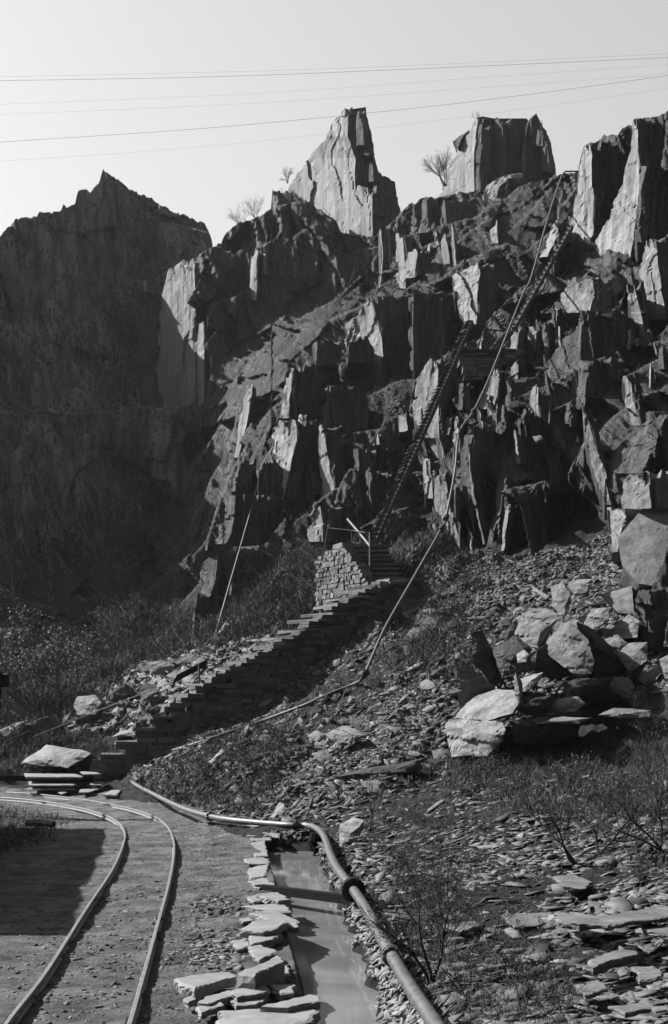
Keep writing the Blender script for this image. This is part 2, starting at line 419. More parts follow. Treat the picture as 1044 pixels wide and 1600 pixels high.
# ------------------------------------------------------------------ cliffs
def in_poly(x, y, poly):
    ins = np.zeros(len(x), bool); n = len(poly)
    for i in range(n):
        x0, y0 = poly[i]; x1, y1 = poly[(i + 1) % n]
        c_ = (y0 > y) != (y1 > y)
        xx = (x1 - x0) * (y - y0) / ((y1 - y0) if y1 != y0 else 1e-9) + x0
        ins ^= c_ & (x < xx)
    return ins
ZB = np.full((400, 400), 1e9)
def rockdepth(x, y):
    return ZB[np.clip(np.asarray(y) / 4, 0, 399).astype(int), np.clip((np.asarray(x) + 200) / 4, 0, 399).astype(int)]
def sheet(name, mat, xs, top, bot, ctrl, scales, T=8, step=2.6, rag=3.0, lean=.1, bias=.5, seed=0, ex=0.0, amp=1.0, terr=None, soft=(), soil=.30):
    D = RBF([c[:2] for c in ctrl], [c[2] for c in ctrl])
    px = np.arange(xs[0], xs[1] + .01, step)
    tp = np.interp(px, [a for a, b in top], [b for a, b in top]); bt = np.interp(px, [a for a, b in bot], [b for a, b in bot])
    q = np.stack([px / 9, px * 0, px * 0], -1)
    tp = tp + rag * (h3(np.floor(px / 7 + 2 * vn(q, 4)), 0, 0, seed) - .5) * 2 + rag * .6 * (h3(np.floor(px / step), 1, 0, seed) - .5)
    nr = int((bt - tp).max() / step)
    s = np.linspace(0, 1, nr)[:, None]
    PY = tp[None] + (bt - tp)[None] * s; PX = np.broadcast_to(px[None], PY.shape)
    Y = D(np.stack([PX, PY], -1))
    if terr:      # quarried benches: upright walls with narrow ledges between
        lev, bl = terr; lev = np.array(lev, float)
        pw_ = P(PX, PY, Y).reshape(-1, 3)
        gap = np.interp(Y, lev[:-1], np.diff(lev))
        n_ = fbm(pw_ * np.array([.13, .03, .10]), 3, seed + 80).reshape(Y.shape)
        c1 = h3(np.floor((pw_[:, 0] + .15 * pw_[:, 2]) / 2.4 + .6 * vn(pw_ * .25, 3)), np.floor(pw_[:, 2] / 7 + .6 * vn(pw_ * .15, 9)), seed).reshape(Y.shape)
        c2 = h3(np.floor((pw_[:, 0] + .10 * pw_[:, 2]) / 5.3 + .6 * vn(pw_ * .15, 23)), np.floor(pw_[:, 2] / 15 + .6 * vn(pw_ * .1, 29)), seed + 1).reshape(Y.shape)
        Yw = Y + gap * (n_ * .8 + (c1 - .5) * .7 + (c2 - .5) * .8)
        L_ = np.interp(Yw, lev, np.arange(len(lev))); fl = np.minimum(np.floor(L_), len(lev) - 2).astype(int)
        Yq = lev[fl] + gap * (.38 + .16 * (L_ - fl))
        bb = np.full(Y.shape, bl)
        for (sx, sy, sr, sv) in soft:
            g_ = np.exp(-(((PX - sx) ** 2 + (PY - sy) ** 2) / sr ** 2) ** 1.5); bb = bb * (1 - g_) + sv * g_
        Y = Y * (1 - bb) + Yq * bb
    p = P(PX, PY, Y)
    d = slate(p.reshape(-1, 3), scales, lean, seed, bias).reshape(Y.shape) * amp
    pr_ = p.reshape(-1, 3) + np.array([1, 0, 0]) * (.12 * p.reshape(-1, 3)[:, 2:3])
    flute = 1 - np.abs(fbm(pr_ * np.array([1.3, .8, .16]), 4, seed + 5)) * 2.2
    d -= (flute.reshape(Y.shape) * .30 + fbm(pr_ * np.array([5, 3, .7]), 3, seed + 6).reshape(Y.shape) * .09) * amp * np.clip(Y / 60, .5, 1.3)
    p = P(PX, PY, Y + d)
    np.minimum.at(ZB, (np.clip(PY / 4, 0, 399).astype(int), np.clip((PX + 200) / 4, 0, 399).astype(int)), Y + d)
    rows = [p[0] + np.array([ex * T, T, -.5]) + 0 * p[0]] + [p[i] for i in range(nr)]
    back = p[0] + np.array([ex * T, T, 0]); back[:, 2] = p[-1][:, 2] - 1
    rows = [back] + rows
    G = np.array(rows)
    lft = G[:, :1] + np.array([ex * T, T, 0]); rgt = G[:, -1:] + np.array([ex * T, T, 0])
    G = np.concatenate([lft, G, rgt], 1)
    me = mesh_np(name, G.reshape(-1, 3), grid_faces(*G.shape[:2])[:, ::-1], mat)
    if soil:         # earth and moss lie wherever the rock is not too steep to hold them
        me.materials.append(M['soil']); f_ = grid_faces(*G.shape[:2]); Pg = G.reshape(-1, 3)
        a_ = Pg[f_[:, 1]] - Pg[f_[:, 0]]; b_ = Pg[f_[:, 3]] - Pg[f_[:, 0]]; nn_ = np.cross(a_, b_); nn_ /= np.linalg.norm(nn_, axis=1, keepdims=True) + 1e-9
        cc_ = Pg[f_[:, 0]]; me.polygons.foreach_set('material_index', (np.abs(nn_[:, 2]) + .22 * fbm(cc_ * .35, 3, 44) > soil).astype(np.int32))
    o = struct(link(name, me))
    return o, G[2:, 1:-1]
SC_FAR = [(6, 16, .55), (2.2, 9, .32), (.8, 3.4, .18), (.35, 1.8, .07)]
SC_MID = [(4, 8, 1.3), (1.5, 4.5, .62), (.6, 2.2, .26), (.27, 1.2, .10)]
SC_NEAR = [(2.6, 7, 1.0), (1.0, 3.6, .50), (.42, 1.7, .20), (.18, .9, .08)]
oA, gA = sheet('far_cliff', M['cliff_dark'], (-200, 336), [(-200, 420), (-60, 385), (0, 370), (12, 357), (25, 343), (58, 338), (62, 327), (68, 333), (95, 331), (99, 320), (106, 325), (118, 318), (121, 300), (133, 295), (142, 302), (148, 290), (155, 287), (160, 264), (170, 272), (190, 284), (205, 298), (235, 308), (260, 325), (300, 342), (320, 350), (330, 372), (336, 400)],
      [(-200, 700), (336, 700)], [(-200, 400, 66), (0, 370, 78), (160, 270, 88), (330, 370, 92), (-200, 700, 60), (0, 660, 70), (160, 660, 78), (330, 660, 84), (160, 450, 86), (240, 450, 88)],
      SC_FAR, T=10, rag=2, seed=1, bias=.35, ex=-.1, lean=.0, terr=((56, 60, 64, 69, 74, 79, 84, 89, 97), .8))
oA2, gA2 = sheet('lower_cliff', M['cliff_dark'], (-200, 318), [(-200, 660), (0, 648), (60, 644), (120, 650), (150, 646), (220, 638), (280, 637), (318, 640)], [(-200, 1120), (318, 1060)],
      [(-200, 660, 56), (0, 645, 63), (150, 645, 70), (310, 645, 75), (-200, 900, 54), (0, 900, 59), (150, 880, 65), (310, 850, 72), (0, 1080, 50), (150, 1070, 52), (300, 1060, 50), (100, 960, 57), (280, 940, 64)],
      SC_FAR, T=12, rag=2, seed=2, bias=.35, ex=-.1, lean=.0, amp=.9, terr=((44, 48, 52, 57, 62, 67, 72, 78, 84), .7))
topB = [(218, 445), (225, 432), (240, 425), (265, 412), (305, 405), (312, 398), (345, 380), (352, 363), (370, 350), (395, 343), (424, 328), (425, 298), (440, 299), (457, 300), (489, 320), (510, 335), (526, 346), (533, 366), (585, 370), (600, 358), (622, 338), (640, 320), (660, 312), (690, 306), (720, 300), (745, 297), (765, 310), (800, 296), (850, 280), (880, 270), (900, 267), (1044, 262)]
oB, gB = sheet('quarry_terrace', M['cliff'], (218, 1040), topB, [(218, 1020), (420, 1020), (600, 900), (1040, 880)],
      [(230, 440, 85), (300, 410, 85), (350, 380, 88), (425, 320, 84), (500, 400, 80), (620, 380, 78), (700, 320, 73), (800, 310, 68), (900, 275, 62), (1000, 270, 60), (800, 370, 63), (720, 400, 64), (870, 400, 57),
       (320, 400, 82), (320, 480, 81), (400, 395, 81), (400, 480, 80), (500, 395, 80), (500, 450, 79), (600, 450, 68), (560, 400, 77), (250, 640, 79), (320, 620, 76), (380, 600, 70), (450, 560, 64), (520, 500, 66), (620, 560, 57), (700, 500, 57), (640, 470, 60), (800, 450, 54),
       (250, 800, 74), (330, 700, 69), (330, 850, 60), (400, 750, 54), (420, 660, 58), (480, 700, 51), (560, 700, 49), (640, 700, 49), (640, 640, 51), (740, 600, 50), (560, 600, 58), (300, 900, 58), (300, 1000, 48), (400, 880, 46), (480, 850, 44), (560, 800, 44.5), (640, 800, 43), (700, 850, 41), (560, 900, 42), (1000, 700, 50)],
      SC_MID, T=10, rag=2.5, seed=3, bias=.32, terr=((36, 40.5, 43.5, 47, 51, 55.5, 61, 66, 71.5, 78, 84, 92), .95), soft=((390, 600, 75, .35), (440, 520, 50, .5), (830, 340, 60, .8)))
topC = [(640, 640), (646, 600), (660, 578), (680, 562), (700, 550), (745, 530), (770, 492), (800, 462), (830, 440), (845, 400), (860, 372), (880, 345), (893, 335), (900, 300), (904, 262), (912, 228), (922, 224), (938, 221), (940, 212), (967, 210), (972, 200), (990, 194), (991, 185), (1029, 181), (1044, 174), (1120, 150), (1300, 120)]
oC, gC = sheet('near_cliff', M['cliff'], (640, 1300), topC, [(640, 660), (655, 720), (690, 850), (705, 960), (760, 1010), (1300, 1010)],
      [(905, 230, 55), (960, 210, 53), (1044, 180, 49), (1200, 150, 42), (900, 340, 54), (1000, 400, 47), (1044, 400, 43), (850, 400, 53), (780, 520, 51), (850, 520, 48), (950, 520, 45), (1044, 520, 41), (745, 545, 50), (700, 570, 48), (650, 600, 48), (650, 700, 45),
       (690, 840, 41), (720, 610, 46), (780, 640, 43), (850, 620, 42), (950, 650, 37), (1044, 650, 34), (720, 800, 38.5), (780, 800, 36), (850, 760, 37), (920, 800, 38.5), (940, 860, 37), (900, 700, 38), (972, 750, 31), (1044, 700, 30), (1044, 850, 29), (975, 900, 31), (780, 900, 35.5), (850, 900, 35.5), (930, 900, 36), (720, 920, 37.5), (850, 980, 34), (1300, 700, 26), (1300, 980, 22)],
      SC_NEAR, T=7, rag=2.5, seed=4, bias=.42, soil=.62, ex=.35, lean=.14, terr=((20, 23, 26, 29, 31.5, 34, 36.5, 39.5, 43, 46.5, 50, 54, 59), .93), soft=((830, 600, 40, .5), (930, 430, 35, .6)))

def crag(rows, Y, kl=1.5, kr=.45, T=3, mat='pale', name='rock_crag', step=2.8, rag=.5, rough=1.0, label=None, cat=None, seed=None, ex=None, fit=False):
    seed = seed if seed is not None else int(rows[0][0] * 7 + rows[0][1])
    rows = [tuple(r) + ((Y,) if len(r) == 4 else ()) for r in rows]
    py = np.array([r[0] for r in rows], float)
    n = max(4, int((py[-1] - py[0]) / step)); s = np.linspace(py[0], py[-1], n)
    if fit:         # stand the block against the face behind it
        a_, b_, c_ = [np.interp(s, py, [r[k] for r in rows]) for k in (1, 2, 3)]
        zl, zm, zr = rockdepth(a_, s), rockdepth(b_, s), rockdepth(c_, s)
        cand = np.concatenate([zl - kl * (b_ - a_) * Y / FPX, zm, zr - kr * (c_ - b_) * Y / FPX]); cand = cand[cand < 1e8]
        if len(cand):
            md_ = float(np.median(cand)); au = max(float(np.percentile(cand, 18)) - .15, md_ - 2.6); Yn_ = min(Y, au); T = max(T, md_ - Yn_ + 2)
            rows = [r[:4] + (Yn_,) for r in rows]
    xl, xm, xr = [np.interp(s, py, [r[k] for r in rows]) for k in (1, 2, 3)]
    Yr = np.interp(s, py, [r[4] if len(r) > 4 else Y for r in rows])
    jj = np.stack([s / 16, s * 0, s * 0], -1); wd_ = xr - xl; am = .08 if fit else .03; xm0 = xm
    xl = xl + wd_ * am * fbm(jj + seed, 3, seed) * 1.6 + (h3(np.floor(s / 17 + .3 * vn(jj * 3, 1)), 1, seed) - .5) * wd_ * am
    xr = xr + wd_ * am * fbm(jj + seed, 3, seed + 1) * 1.6 + (h3(np.floor(s / 19 + .3 * vn(jj * 3, 2)), 2, seed) - .5) * wd_ * am
    xl = np.minimum(xl, xm - .6); xr = np.maximum(xr, xm + .3)
    nl = max(2, int((xm - xl).max() / step)); nr = max(2, int((xr - xm).max() / step))
    mpx = Yr / FPX
    A = []
    for k in range(nl):
        t = k / nl; X = xl + (xm - xl) * t; A.append((X, Yr + kl * (xm - X) * mpx))
    for k in range(nr + 1):
        t = k / nr; X = xm + (xr - xm) * t; A.append((X, Yr + kr * (X - xm) * mpx))
    G = np.stack([P(a[0], s, a[1]) for a in A], 1)           # rows x cols x 3
    if ex is None: ex = (float(xm.mean()) - 522) / FPX
    p = G.reshape(-1, 3)
    sc = Y / 60.
    d = slate(p, [(1.5 * sc, 9 * sc, .15 * sc), (.5 * sc, 5 * sc, .09 * sc), (.2 * sc, 2.6 * sc, .045 * sc)], .06, seed, .5) * rough + fbm(p * np.array([3, 3, .3]) / sc, 4, seed) * .07 * sc * rough
    j = fbm(p * 2.2 / sc, 3, seed + 9) * .06 * sc * rough
    p = p + np.stack([j * .6, d, j * .4], -1)
    G = p.reshape(G.shape)
    nc = G.shape[1]
    cut = h3(np.floor(np.arange(nc) / 2.3), 0, seed) * rag * sc
    w = np.clip(1 - np.arange(n) / 6., 0, 1)[:, None]
    G[:, :, 2] -= w * cut[None]
    off = np.array([ex * T, T, 0])
    bl = G[:, :1] * .0 + G[:, :1] + off; br = G[:, -1:] + off
    G = np.concatenate([G, br, bl, G[:, :1]], 1)
    V_ = G.reshape(-1, 3); F_ = grid_faces(*G.shape[:2])[:, ::-1]
    me = bpy.data.meshes.new(name)
    nc2 = G.shape[1]
    capT = list(range(nc2 - 1)); capB = [(n - 1) * nc2 + i for i in range(nc2 - 1)][::-1]
    # caps as strips to a centre
    ct = V_[capT].mean(0); cb = V_[capB].mean(0); ct[2] += .1 * sc
    verts = np.concatenate([V_, [ct, cb]]); it = len(V_); ib = it + 1
    faces = [tuple(f) for f in F_.tolist()] + [(capT[i], capT[(i + 1) % len(capT)], it) for i in range(len(capT))] + [(capB[i], capB[(i + 1) % len(capB)], ib) for i in range(len(capB))]
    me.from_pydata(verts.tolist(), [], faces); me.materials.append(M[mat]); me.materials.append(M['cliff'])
    if mat.startswith('pale'):       # left cleavage plane paler, broken rest darker; sunlit and shaded sides coloured in too
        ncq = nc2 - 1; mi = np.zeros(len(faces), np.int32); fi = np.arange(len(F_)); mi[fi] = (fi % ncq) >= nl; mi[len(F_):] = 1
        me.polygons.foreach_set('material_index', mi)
    bm = bmesh.new(); bm.from_mesh(me); bmesh.ops.remove_doubles(bm, verts=bm.verts, dist=.0005); bmesh.ops.recalc_face_normals(bm, faces=bm.faces); bm.to_mesh(me); bm.free()
    o = link(name, me, base=base_of(me))
    if label: tag(o, label, cat or 'rock')
    else: struct(o)
    return o
# pinnacles on the skyline
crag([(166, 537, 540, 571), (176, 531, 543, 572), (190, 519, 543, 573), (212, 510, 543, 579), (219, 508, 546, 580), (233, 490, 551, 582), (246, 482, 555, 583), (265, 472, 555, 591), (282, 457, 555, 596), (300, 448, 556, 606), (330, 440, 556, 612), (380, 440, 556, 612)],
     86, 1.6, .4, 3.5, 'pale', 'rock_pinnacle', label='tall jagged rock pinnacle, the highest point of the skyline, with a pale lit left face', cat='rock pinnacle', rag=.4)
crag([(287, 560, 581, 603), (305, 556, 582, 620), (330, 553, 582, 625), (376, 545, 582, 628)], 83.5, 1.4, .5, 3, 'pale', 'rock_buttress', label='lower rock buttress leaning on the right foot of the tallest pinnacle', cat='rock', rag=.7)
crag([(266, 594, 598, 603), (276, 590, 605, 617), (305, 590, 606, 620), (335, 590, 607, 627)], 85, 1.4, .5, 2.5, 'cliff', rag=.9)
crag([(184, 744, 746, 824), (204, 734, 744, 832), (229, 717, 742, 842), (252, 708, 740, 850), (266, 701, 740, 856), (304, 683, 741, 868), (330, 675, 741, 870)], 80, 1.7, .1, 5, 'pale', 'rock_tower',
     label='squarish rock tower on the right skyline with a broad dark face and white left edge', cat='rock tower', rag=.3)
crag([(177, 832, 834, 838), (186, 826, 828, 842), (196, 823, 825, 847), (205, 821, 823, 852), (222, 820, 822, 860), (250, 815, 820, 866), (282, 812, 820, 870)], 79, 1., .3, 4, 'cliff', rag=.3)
crag([(268, 806, 820, 834), (276, 775, 795, 830), (290, 758, 780, 815), (308, 752, 776, 805), (326, 758, 778, 800)], 72, .7, .5, 3, 'pale', rough=1.6, rag=.8)
# ridge and terrace blocks
for r, Y, m in [
    ([(361, 620, 629, 640), (400, 618, 632, 660), (451, 616, 634, 668)], 70, 'pale'),
    ([(350, 604, 608, 618), (400, 606, 611, 618), (432, 608, 612, 618)], 72, 'pale'),
    ([(352, 592, 596, 604), (450, 592, 595, 606)], 73, 'cliff'),
    ([(303, 661, 667, 674), (318, 661, 668, 690), (362, 655, 668, 692)], 71.5, 'cliff'),
    ([(309, 688, 696, 742), (330, 690, 697, 744), (360, 690, 698, 746)], 71, 'cliff'),
    ([(344, 772, 776, 781), (360, 765, 776, 785), (381, 768, 778, 786)], 62, 'pale'),
    ([(408, 744, 752, 775), (431, 712, 749, 776), (477, 715, 746, 778), (507, 723, 745, 772)], 54.5, 'pale'),
    ([(388, 640, 652, 662), (410, 636, 650, 670), (432, 634, 648, 668)], 64, 'pale'),
    ([(404, 283, 305, 309), (420, 264, 304, 309), (440, 256, 305, 310), (520, 250, 306, 312), (645, 242, 306, 315)], 82, 'pale_near'),
    ([(500, 311, 322, 326), (552, 306, 320, 326), (645, 302, 318, 323)], 79, 'pale'),
    ([(389, 401, 403, 404), (406, 392, 401, 404), (470, 390, 400, 404)], 80.5, 'pale'),
    ([(387, 412, 415, 418), (430, 411, 416, 421)], 80.5, 'pale'),
    ([(428, 224, 229, 234), (455, 226, 230, 233)], 82, 'pale'),
    ([(463, 574, 580, 584), (491, 561, 586, 600), (510, 538, 590, 608), (531, 538, 596, 614), (560, 545, 598, 612), (600, 588, 598, 606)], 59, 'pale'),
    ([(523, 560, 561, 572), (530, 545, 546, 578), (568, 543, 544, 586)], 56, 'cliff'),
    ([(530, 493, 496, 535), (570, 491, 494, 541)], 57, 'cliff'),
    ([(563, 470, 478, 490), (580, 458, 474, 500), (600, 452, 470, 505), (630, 446, 464, 508), (654, 440, 460, 510)], 51.5, 'cliff'),
    ([(583, 447, 451, 455), (654, 437, 446, 456)], 52.5, 'pale'),
    ([(600, 508, 512, 560), (640, 505, 510, 575), (680, 508, 512, 575)], 51, 'cliff'),
    ([(654, 432, 462, 500), (680, 428, 464, 503), (720, 430, 456, 510), (745, 445, 450, 515), (780, 438, 442, 520)], 49.5, 'pale'),
    ([(660, 500, 503, 530), (700, 500, 510, 535), (757, 503, 520, 542), (780, 505, 525, 546)], 49, 'pale'),
    ([(716, 375, 377, 402), (768, 365, 367, 405)], 47.5, 'cliff'),
    ([(718, 410, 412, 430), (738, 403, 405, 444), (772, 403, 404, 446)], 47.2, 'cliff'),
    ([(771, 356, 368, 448), (800, 350, 367, 449), (830, 340, 362, 455), (850, 336, 352, 460)], 46.5, 'cliff'),
    ([(850, 322, 326, 445), (865, 321, 340, 445), (900, 320, 338, 425), (932, 320, 328, 400)], 44.5, 'cliff'),
    ([(922, 306, 308, 345), (960, 302, 306, 340), (1006, 298, 300, 325)], 44, 'cliff'),
    ([(880, 360, 366, 400), (930, 350, 362, 395)], 44.3, 'cliff'),
    ([(598, 388, 396, 400), (660, 374, 386, 390), (715, 366, 372, 376)], 63, 'pale'),
    ([(640, 468, 474, 482), (700, 462, 470, 484), (780, 456, 464, 480)], 49.0, 'pale'),
    ([(650, 484, 488, 498), (720, 480, 486, 498), (782, 474, 482, 496)], 48.8, 'cliff'),
    ([(566, 455, 459, 466), (600, 450, 455, 464), (652, 443, 450, 462)], 51.2, 'pale'),
    ([(462, 586, 590, 640), (520, 596, 600, 650), (590, 604, 606, 640)], 58.5, 'cliff'),
    ([(456, 640, 646, 700), (520, 640, 645, 705), (580, 642, 646, 690)], 56.5, 'cliff'),
    ([(690, 556, 566, 612), (712, 553, 570, 620), (740, 560, 572, 612)], 46.8, 'pale'),
    ([(790, 484, 500, 560), (815, 482, 505, 570), (846, 486, 505, 560)], 45.5, 'pale_near'),
    ([(735, 577, 580, 612), (770, 576, 578, 614), (800, 580, 583, 605)], 44, 'cliff'),
    ([(700, 553, 560, 590), (760, 556, 562, 590)], 46.5, 'cliff'),
    ([(640, 622, 634, 640), (675, 624, 636, 645)], 47.5, 'pale'),
    ]:
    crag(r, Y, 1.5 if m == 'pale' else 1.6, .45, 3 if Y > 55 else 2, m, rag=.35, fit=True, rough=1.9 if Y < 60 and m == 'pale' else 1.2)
# blocks of the near right-hand cliff
for r, Y, m in [
    ([(225, 912, 922, 938), (266, 904, 923, 940), (300, 901, 926, 945), (330, 897, 927, 945), (358, 889, 927, 940), (392, 889, 924, 935)], 51, 'pale'),
    ([(218, 934, 938, 975), (290, 931, 938, 975), (298, 930, 935, 975)], 52, 'cliff'),
    ([(185, 990, 996, 1035), (238, 985, 997, 1040), (262, 978, 1000, 1045), (287, 973, 1003, 1050), (317, 959, 998, 1060), (355, 944, 993, 1060), (372, 931, 991, 1050), (406, 944, 985, 1040), (425, 960, 978, 1035)], 47.5, 'pale'),
    ([(256, 1003, 1011, 1090), (290, 999, 1004, 1095), (355, 993, 999, 1095), (378, 995, 1003, 1090)], 45, 'cliff'),
    ([(180, 1030, 1050, 1110), (260, 1028, 1050, 1110)], 48, 'cliff'),
    ([(345, 868, 872, 880), (372, 855, 868, 890), (402, 845, 855, 876)], 51.5, 'pale'),
    ([(385, 865, 867, 874), (418, 865, 867, 875)], 50.5, 'cliff'),
    ([(484, 909, 911, 980), (520, 888, 910, 984), (545, 872, 908, 976), (570, 855, 906, 955), (592, 850, 900, 930)], 43, 'cliff'),
    ([(430, 888, 925, 960), (455, 880, 930, 975), (486, 884, 922, 968)], 45, 'boulder'),
    ([(500, 848, 851, 866), (560, 848, 851, 870), (590, 850, 853, 862)], 44.5, 'cliff'),
    ([(505, 826, 838, 846), (560, 824, 836, 846), (600, 820, 832, 842)], 44.8, 'pale'),
    ([(510, 800, 810, 822), (560, 798, 808, 822), (610, 796, 808, 820)], 45.2, 'pale'),
    ([(575, 768, 780, 792), (620, 745, 776, 792), (640, 745, 770, 790)], 44.5, 'pale'),
    ([(470, 862, 866, 880), (530, 862, 865, 884)], 47, 'cliff'),
    ([(560, 668, 682, 694), (575, 660, 683, 700), (596, 646, 684, 704), (634, 643, 685, 704), (679, 657, 686, 700), (714, 668, 687, 698)], 45.5, 'pale'),
    ([(592, 718, 724, 736), (640, 716, 722, 734)], 45, 'cliff'),
    ([(640, 694, 706, 724), (680, 692, 702, 722)], 44, 'cliff'),
    ([(735, 677, 694, 706), (790, 681, 706, 714), (815, 686, 710, 716), (866, 712, 722, 728)], 41, 'pale'),
    ([(712, 660, 672, 690), (780, 664, 676, 690)], 43, 'pale'),
    ([(663, 731, 736, 776), (690, 727, 734, 774), (714, 721, 733, 768), (745, 720, 735, 756), (790, 728, 736, 750), (836, 738, 742, 750)], 39.5, 'cliff'),
    ([(655, 776, 790, 830), (680, 775, 790, 835), (708, 787, 795, 840)], 38.5, 'cliff'),
    ([(640, 816, 822, 842), (665, 806, 812, 846), (700, 806, 814, 852), (738, 814, 818, 852)], 37.8, 'cliff'),
    ([(740, 777, 792, 812), (800, 774, 782, 812), (830, 766, 772, 800), (880, 762, 768, 775)], 37, 'cliff'),
    ([(694, 729, 731, 745), (770, 735, 738, 752), (852, 754, 757, 768)], 37.5, 'pale'),
    ([(672, 803, 806, 816), (724, 808, 814, 824)], 37.5, 'pale'),
    ([(777, 792, 797, 806), (861, 782, 787, 796)], 36.6, 'pale'),
    ([(700, 850, 855, 872), (770, 862, 874, 892)], 38.2, 'cliff'),
    ([(800, 668, 674, 686), (850, 684, 690, 700)], 41.5, 'pale'),
    ([(640, 712, 716, 726), (700, 706, 711, 720)], 42.5, 'pale'),
    ([(560, 905, 920, 975), (600, 900, 916, 980), (640, 898, 912, 975)], 39, 'cliff'),
    ([(632, 908, 912, 920), (690, 915, 928, 940), (740, 930, 946, 955), (788, 945, 955, 962)], 36.5, 'pale'),
    ([(580, 975, 984, 996), (630, 980, 992, 1004), (665, 988, 1000, 1010)], 38.2, 'pale'),
    ([(640, 1020, 1042, 1120), (680, 990, 1030, 1120), (720, 962, 1010, 1120), (740, 955, 1000, 1120)], 31.5, 'cliff'),
    ([(733, 975, 1008, 1080), (760, 976, 1012, 1085), (794, 977, 1014, 1085)], 30.5, 'boulder'),
    ([(787, 948, 985, 1000), (820, 950, 972, 985), (864, 955, 962, 968)], 30, 'boulder'),
    ([(370, 1010, 1020, 1044), (430, 1005, 1030, 1060), (500, 1010, 1040, 1070)], 42.5, 'pale'),
    ([(440, 980, 990, 1004), (500, 990, 1004, 1016), (545, 996, 1012, 1020)], 42.5, 'pale'),
    ]:
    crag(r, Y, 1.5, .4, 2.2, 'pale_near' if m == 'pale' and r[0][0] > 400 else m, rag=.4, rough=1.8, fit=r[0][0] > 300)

# narrow splinters and columns standing out of the faces
rs = random.Random(5)
for (x0, x1, y0, y1, n) in [(740, 900, 470, 640, 30), (680, 800, 640, 860, 14), (960, 1040, 420, 620, 8), (560, 740, 300, 400, 8), (430, 640, 640, 800, 6)]:
    for _ in range(n):
        x = rs.uniform(x0, x1); y = rs.uniform(y0, y1); zc_ = float(rockdepth(x, y))
        if zc_ > 1e8 or float(rockdepth(x, y - 25)) > 1e8: continue
        w_ = rs.uniform(5, 15); h_ = rs.uniform(16, 60) * (1.5 if rs.random() < .2 else 1); f_ = rs.uniform(.15, .7); ln = rs.uniform(-.05, .22) * h_; tp_ = rs.uniform(.1, .6); sh = rs.uniform(.2, 1)
        crag([(y, x - w_ * tp_ * sh, x, x + w_ * tp_ * (1 - sh) + .6), (y + h_ * .25, x - w_ * f_ + ln * .2, x + ln * .25, x + w_ * (1 - f_) + ln * .25), (y + h_ * .7, x - w_ * f_ * 1.2 + ln * .7, x + ln * .7, x + w_ * (1.2 - f_) + ln * .7), (y + h_, x - w_ * f_ + ln, x + ln, x + w_ * (1 - f_) + ln)],
             zc_, rs.uniform(1.0, 2.0), rs.uniform(.1, .6), .8, 'pale' if rs.random() < .45 else 'cliff', rag=.3, rough=1.2, fit=True, step=2.6)
for r, Y in [([(199, 573, 575, 578), (215, 572, 576, 581), (240, 570, 576, 583)], 85.3), ([(243, 579, 582, 586), (262, 577, 583, 590), (285, 576, 583, 594)], 85), ([(258, 587, 590, 594), (280, 585, 591, 600), (300, 584, 591, 606)], 84.8), ([(168, 560, 566, 572), (190, 556, 566, 574), (230, 556, 568, 580)], 85.4),
             ([(186, 842, 845, 848), (205, 838, 846, 853), (230, 836, 848, 860)], 78.6), ([(216, 850, 855, 860), (240, 846, 856, 864), (270, 846, 858, 869)], 78.4), ([(184, 770, 785, 809), (230, 768, 786, 812), (290, 766, 786, 812)], 79.6), ([(190, 748, 752, 764), (250, 744, 750, 766), (300, 744, 750, 764)], 79.4)]:
    crag(r, Y, 1.1, .5, 2, 'cliff', rag=.6, rough=1.3)

# unseen right-hand and rear pit walls, added tall and dark to cut skylight
ring = [(11.5, 24.5, 30), (14, 12, 34), (14, 0, 36), (12, -10, 36), (4, -16, 36), (-8, -20, 34), (-20, -18, 24), (-27, -8, 10)]
rr = crom([(a, b, c) for a, b, c in ring], 8)
u_ = np.linspace(0, 1, 40)[:, None]
gx = rr[None, :, 0] * (1 + .10 * u_); gy = rr[None, :, 1] + (rr[None, :, 1] < 5) * rr[None, :, 1] * .10 * u_; gzz = -1 + (rr[None, :, 2] + 1) * u_
Gq = np.stack([gx, gy, gzz], -1); pq = Gq.reshape(-1, 3)
dq = fbm(pq * np.array([.5, .5, .12]), 4, 91)[:, None] * np.array([1.6, 1.6, 0]); Gq = (pq + dq).reshape(Gq.shape)
struct(link('added_rear_cliff', mesh_np('added_rear_cliff', Gq.reshape(-1, 3), grid_faces(*Gq.shape[:2]), M['scree'])))

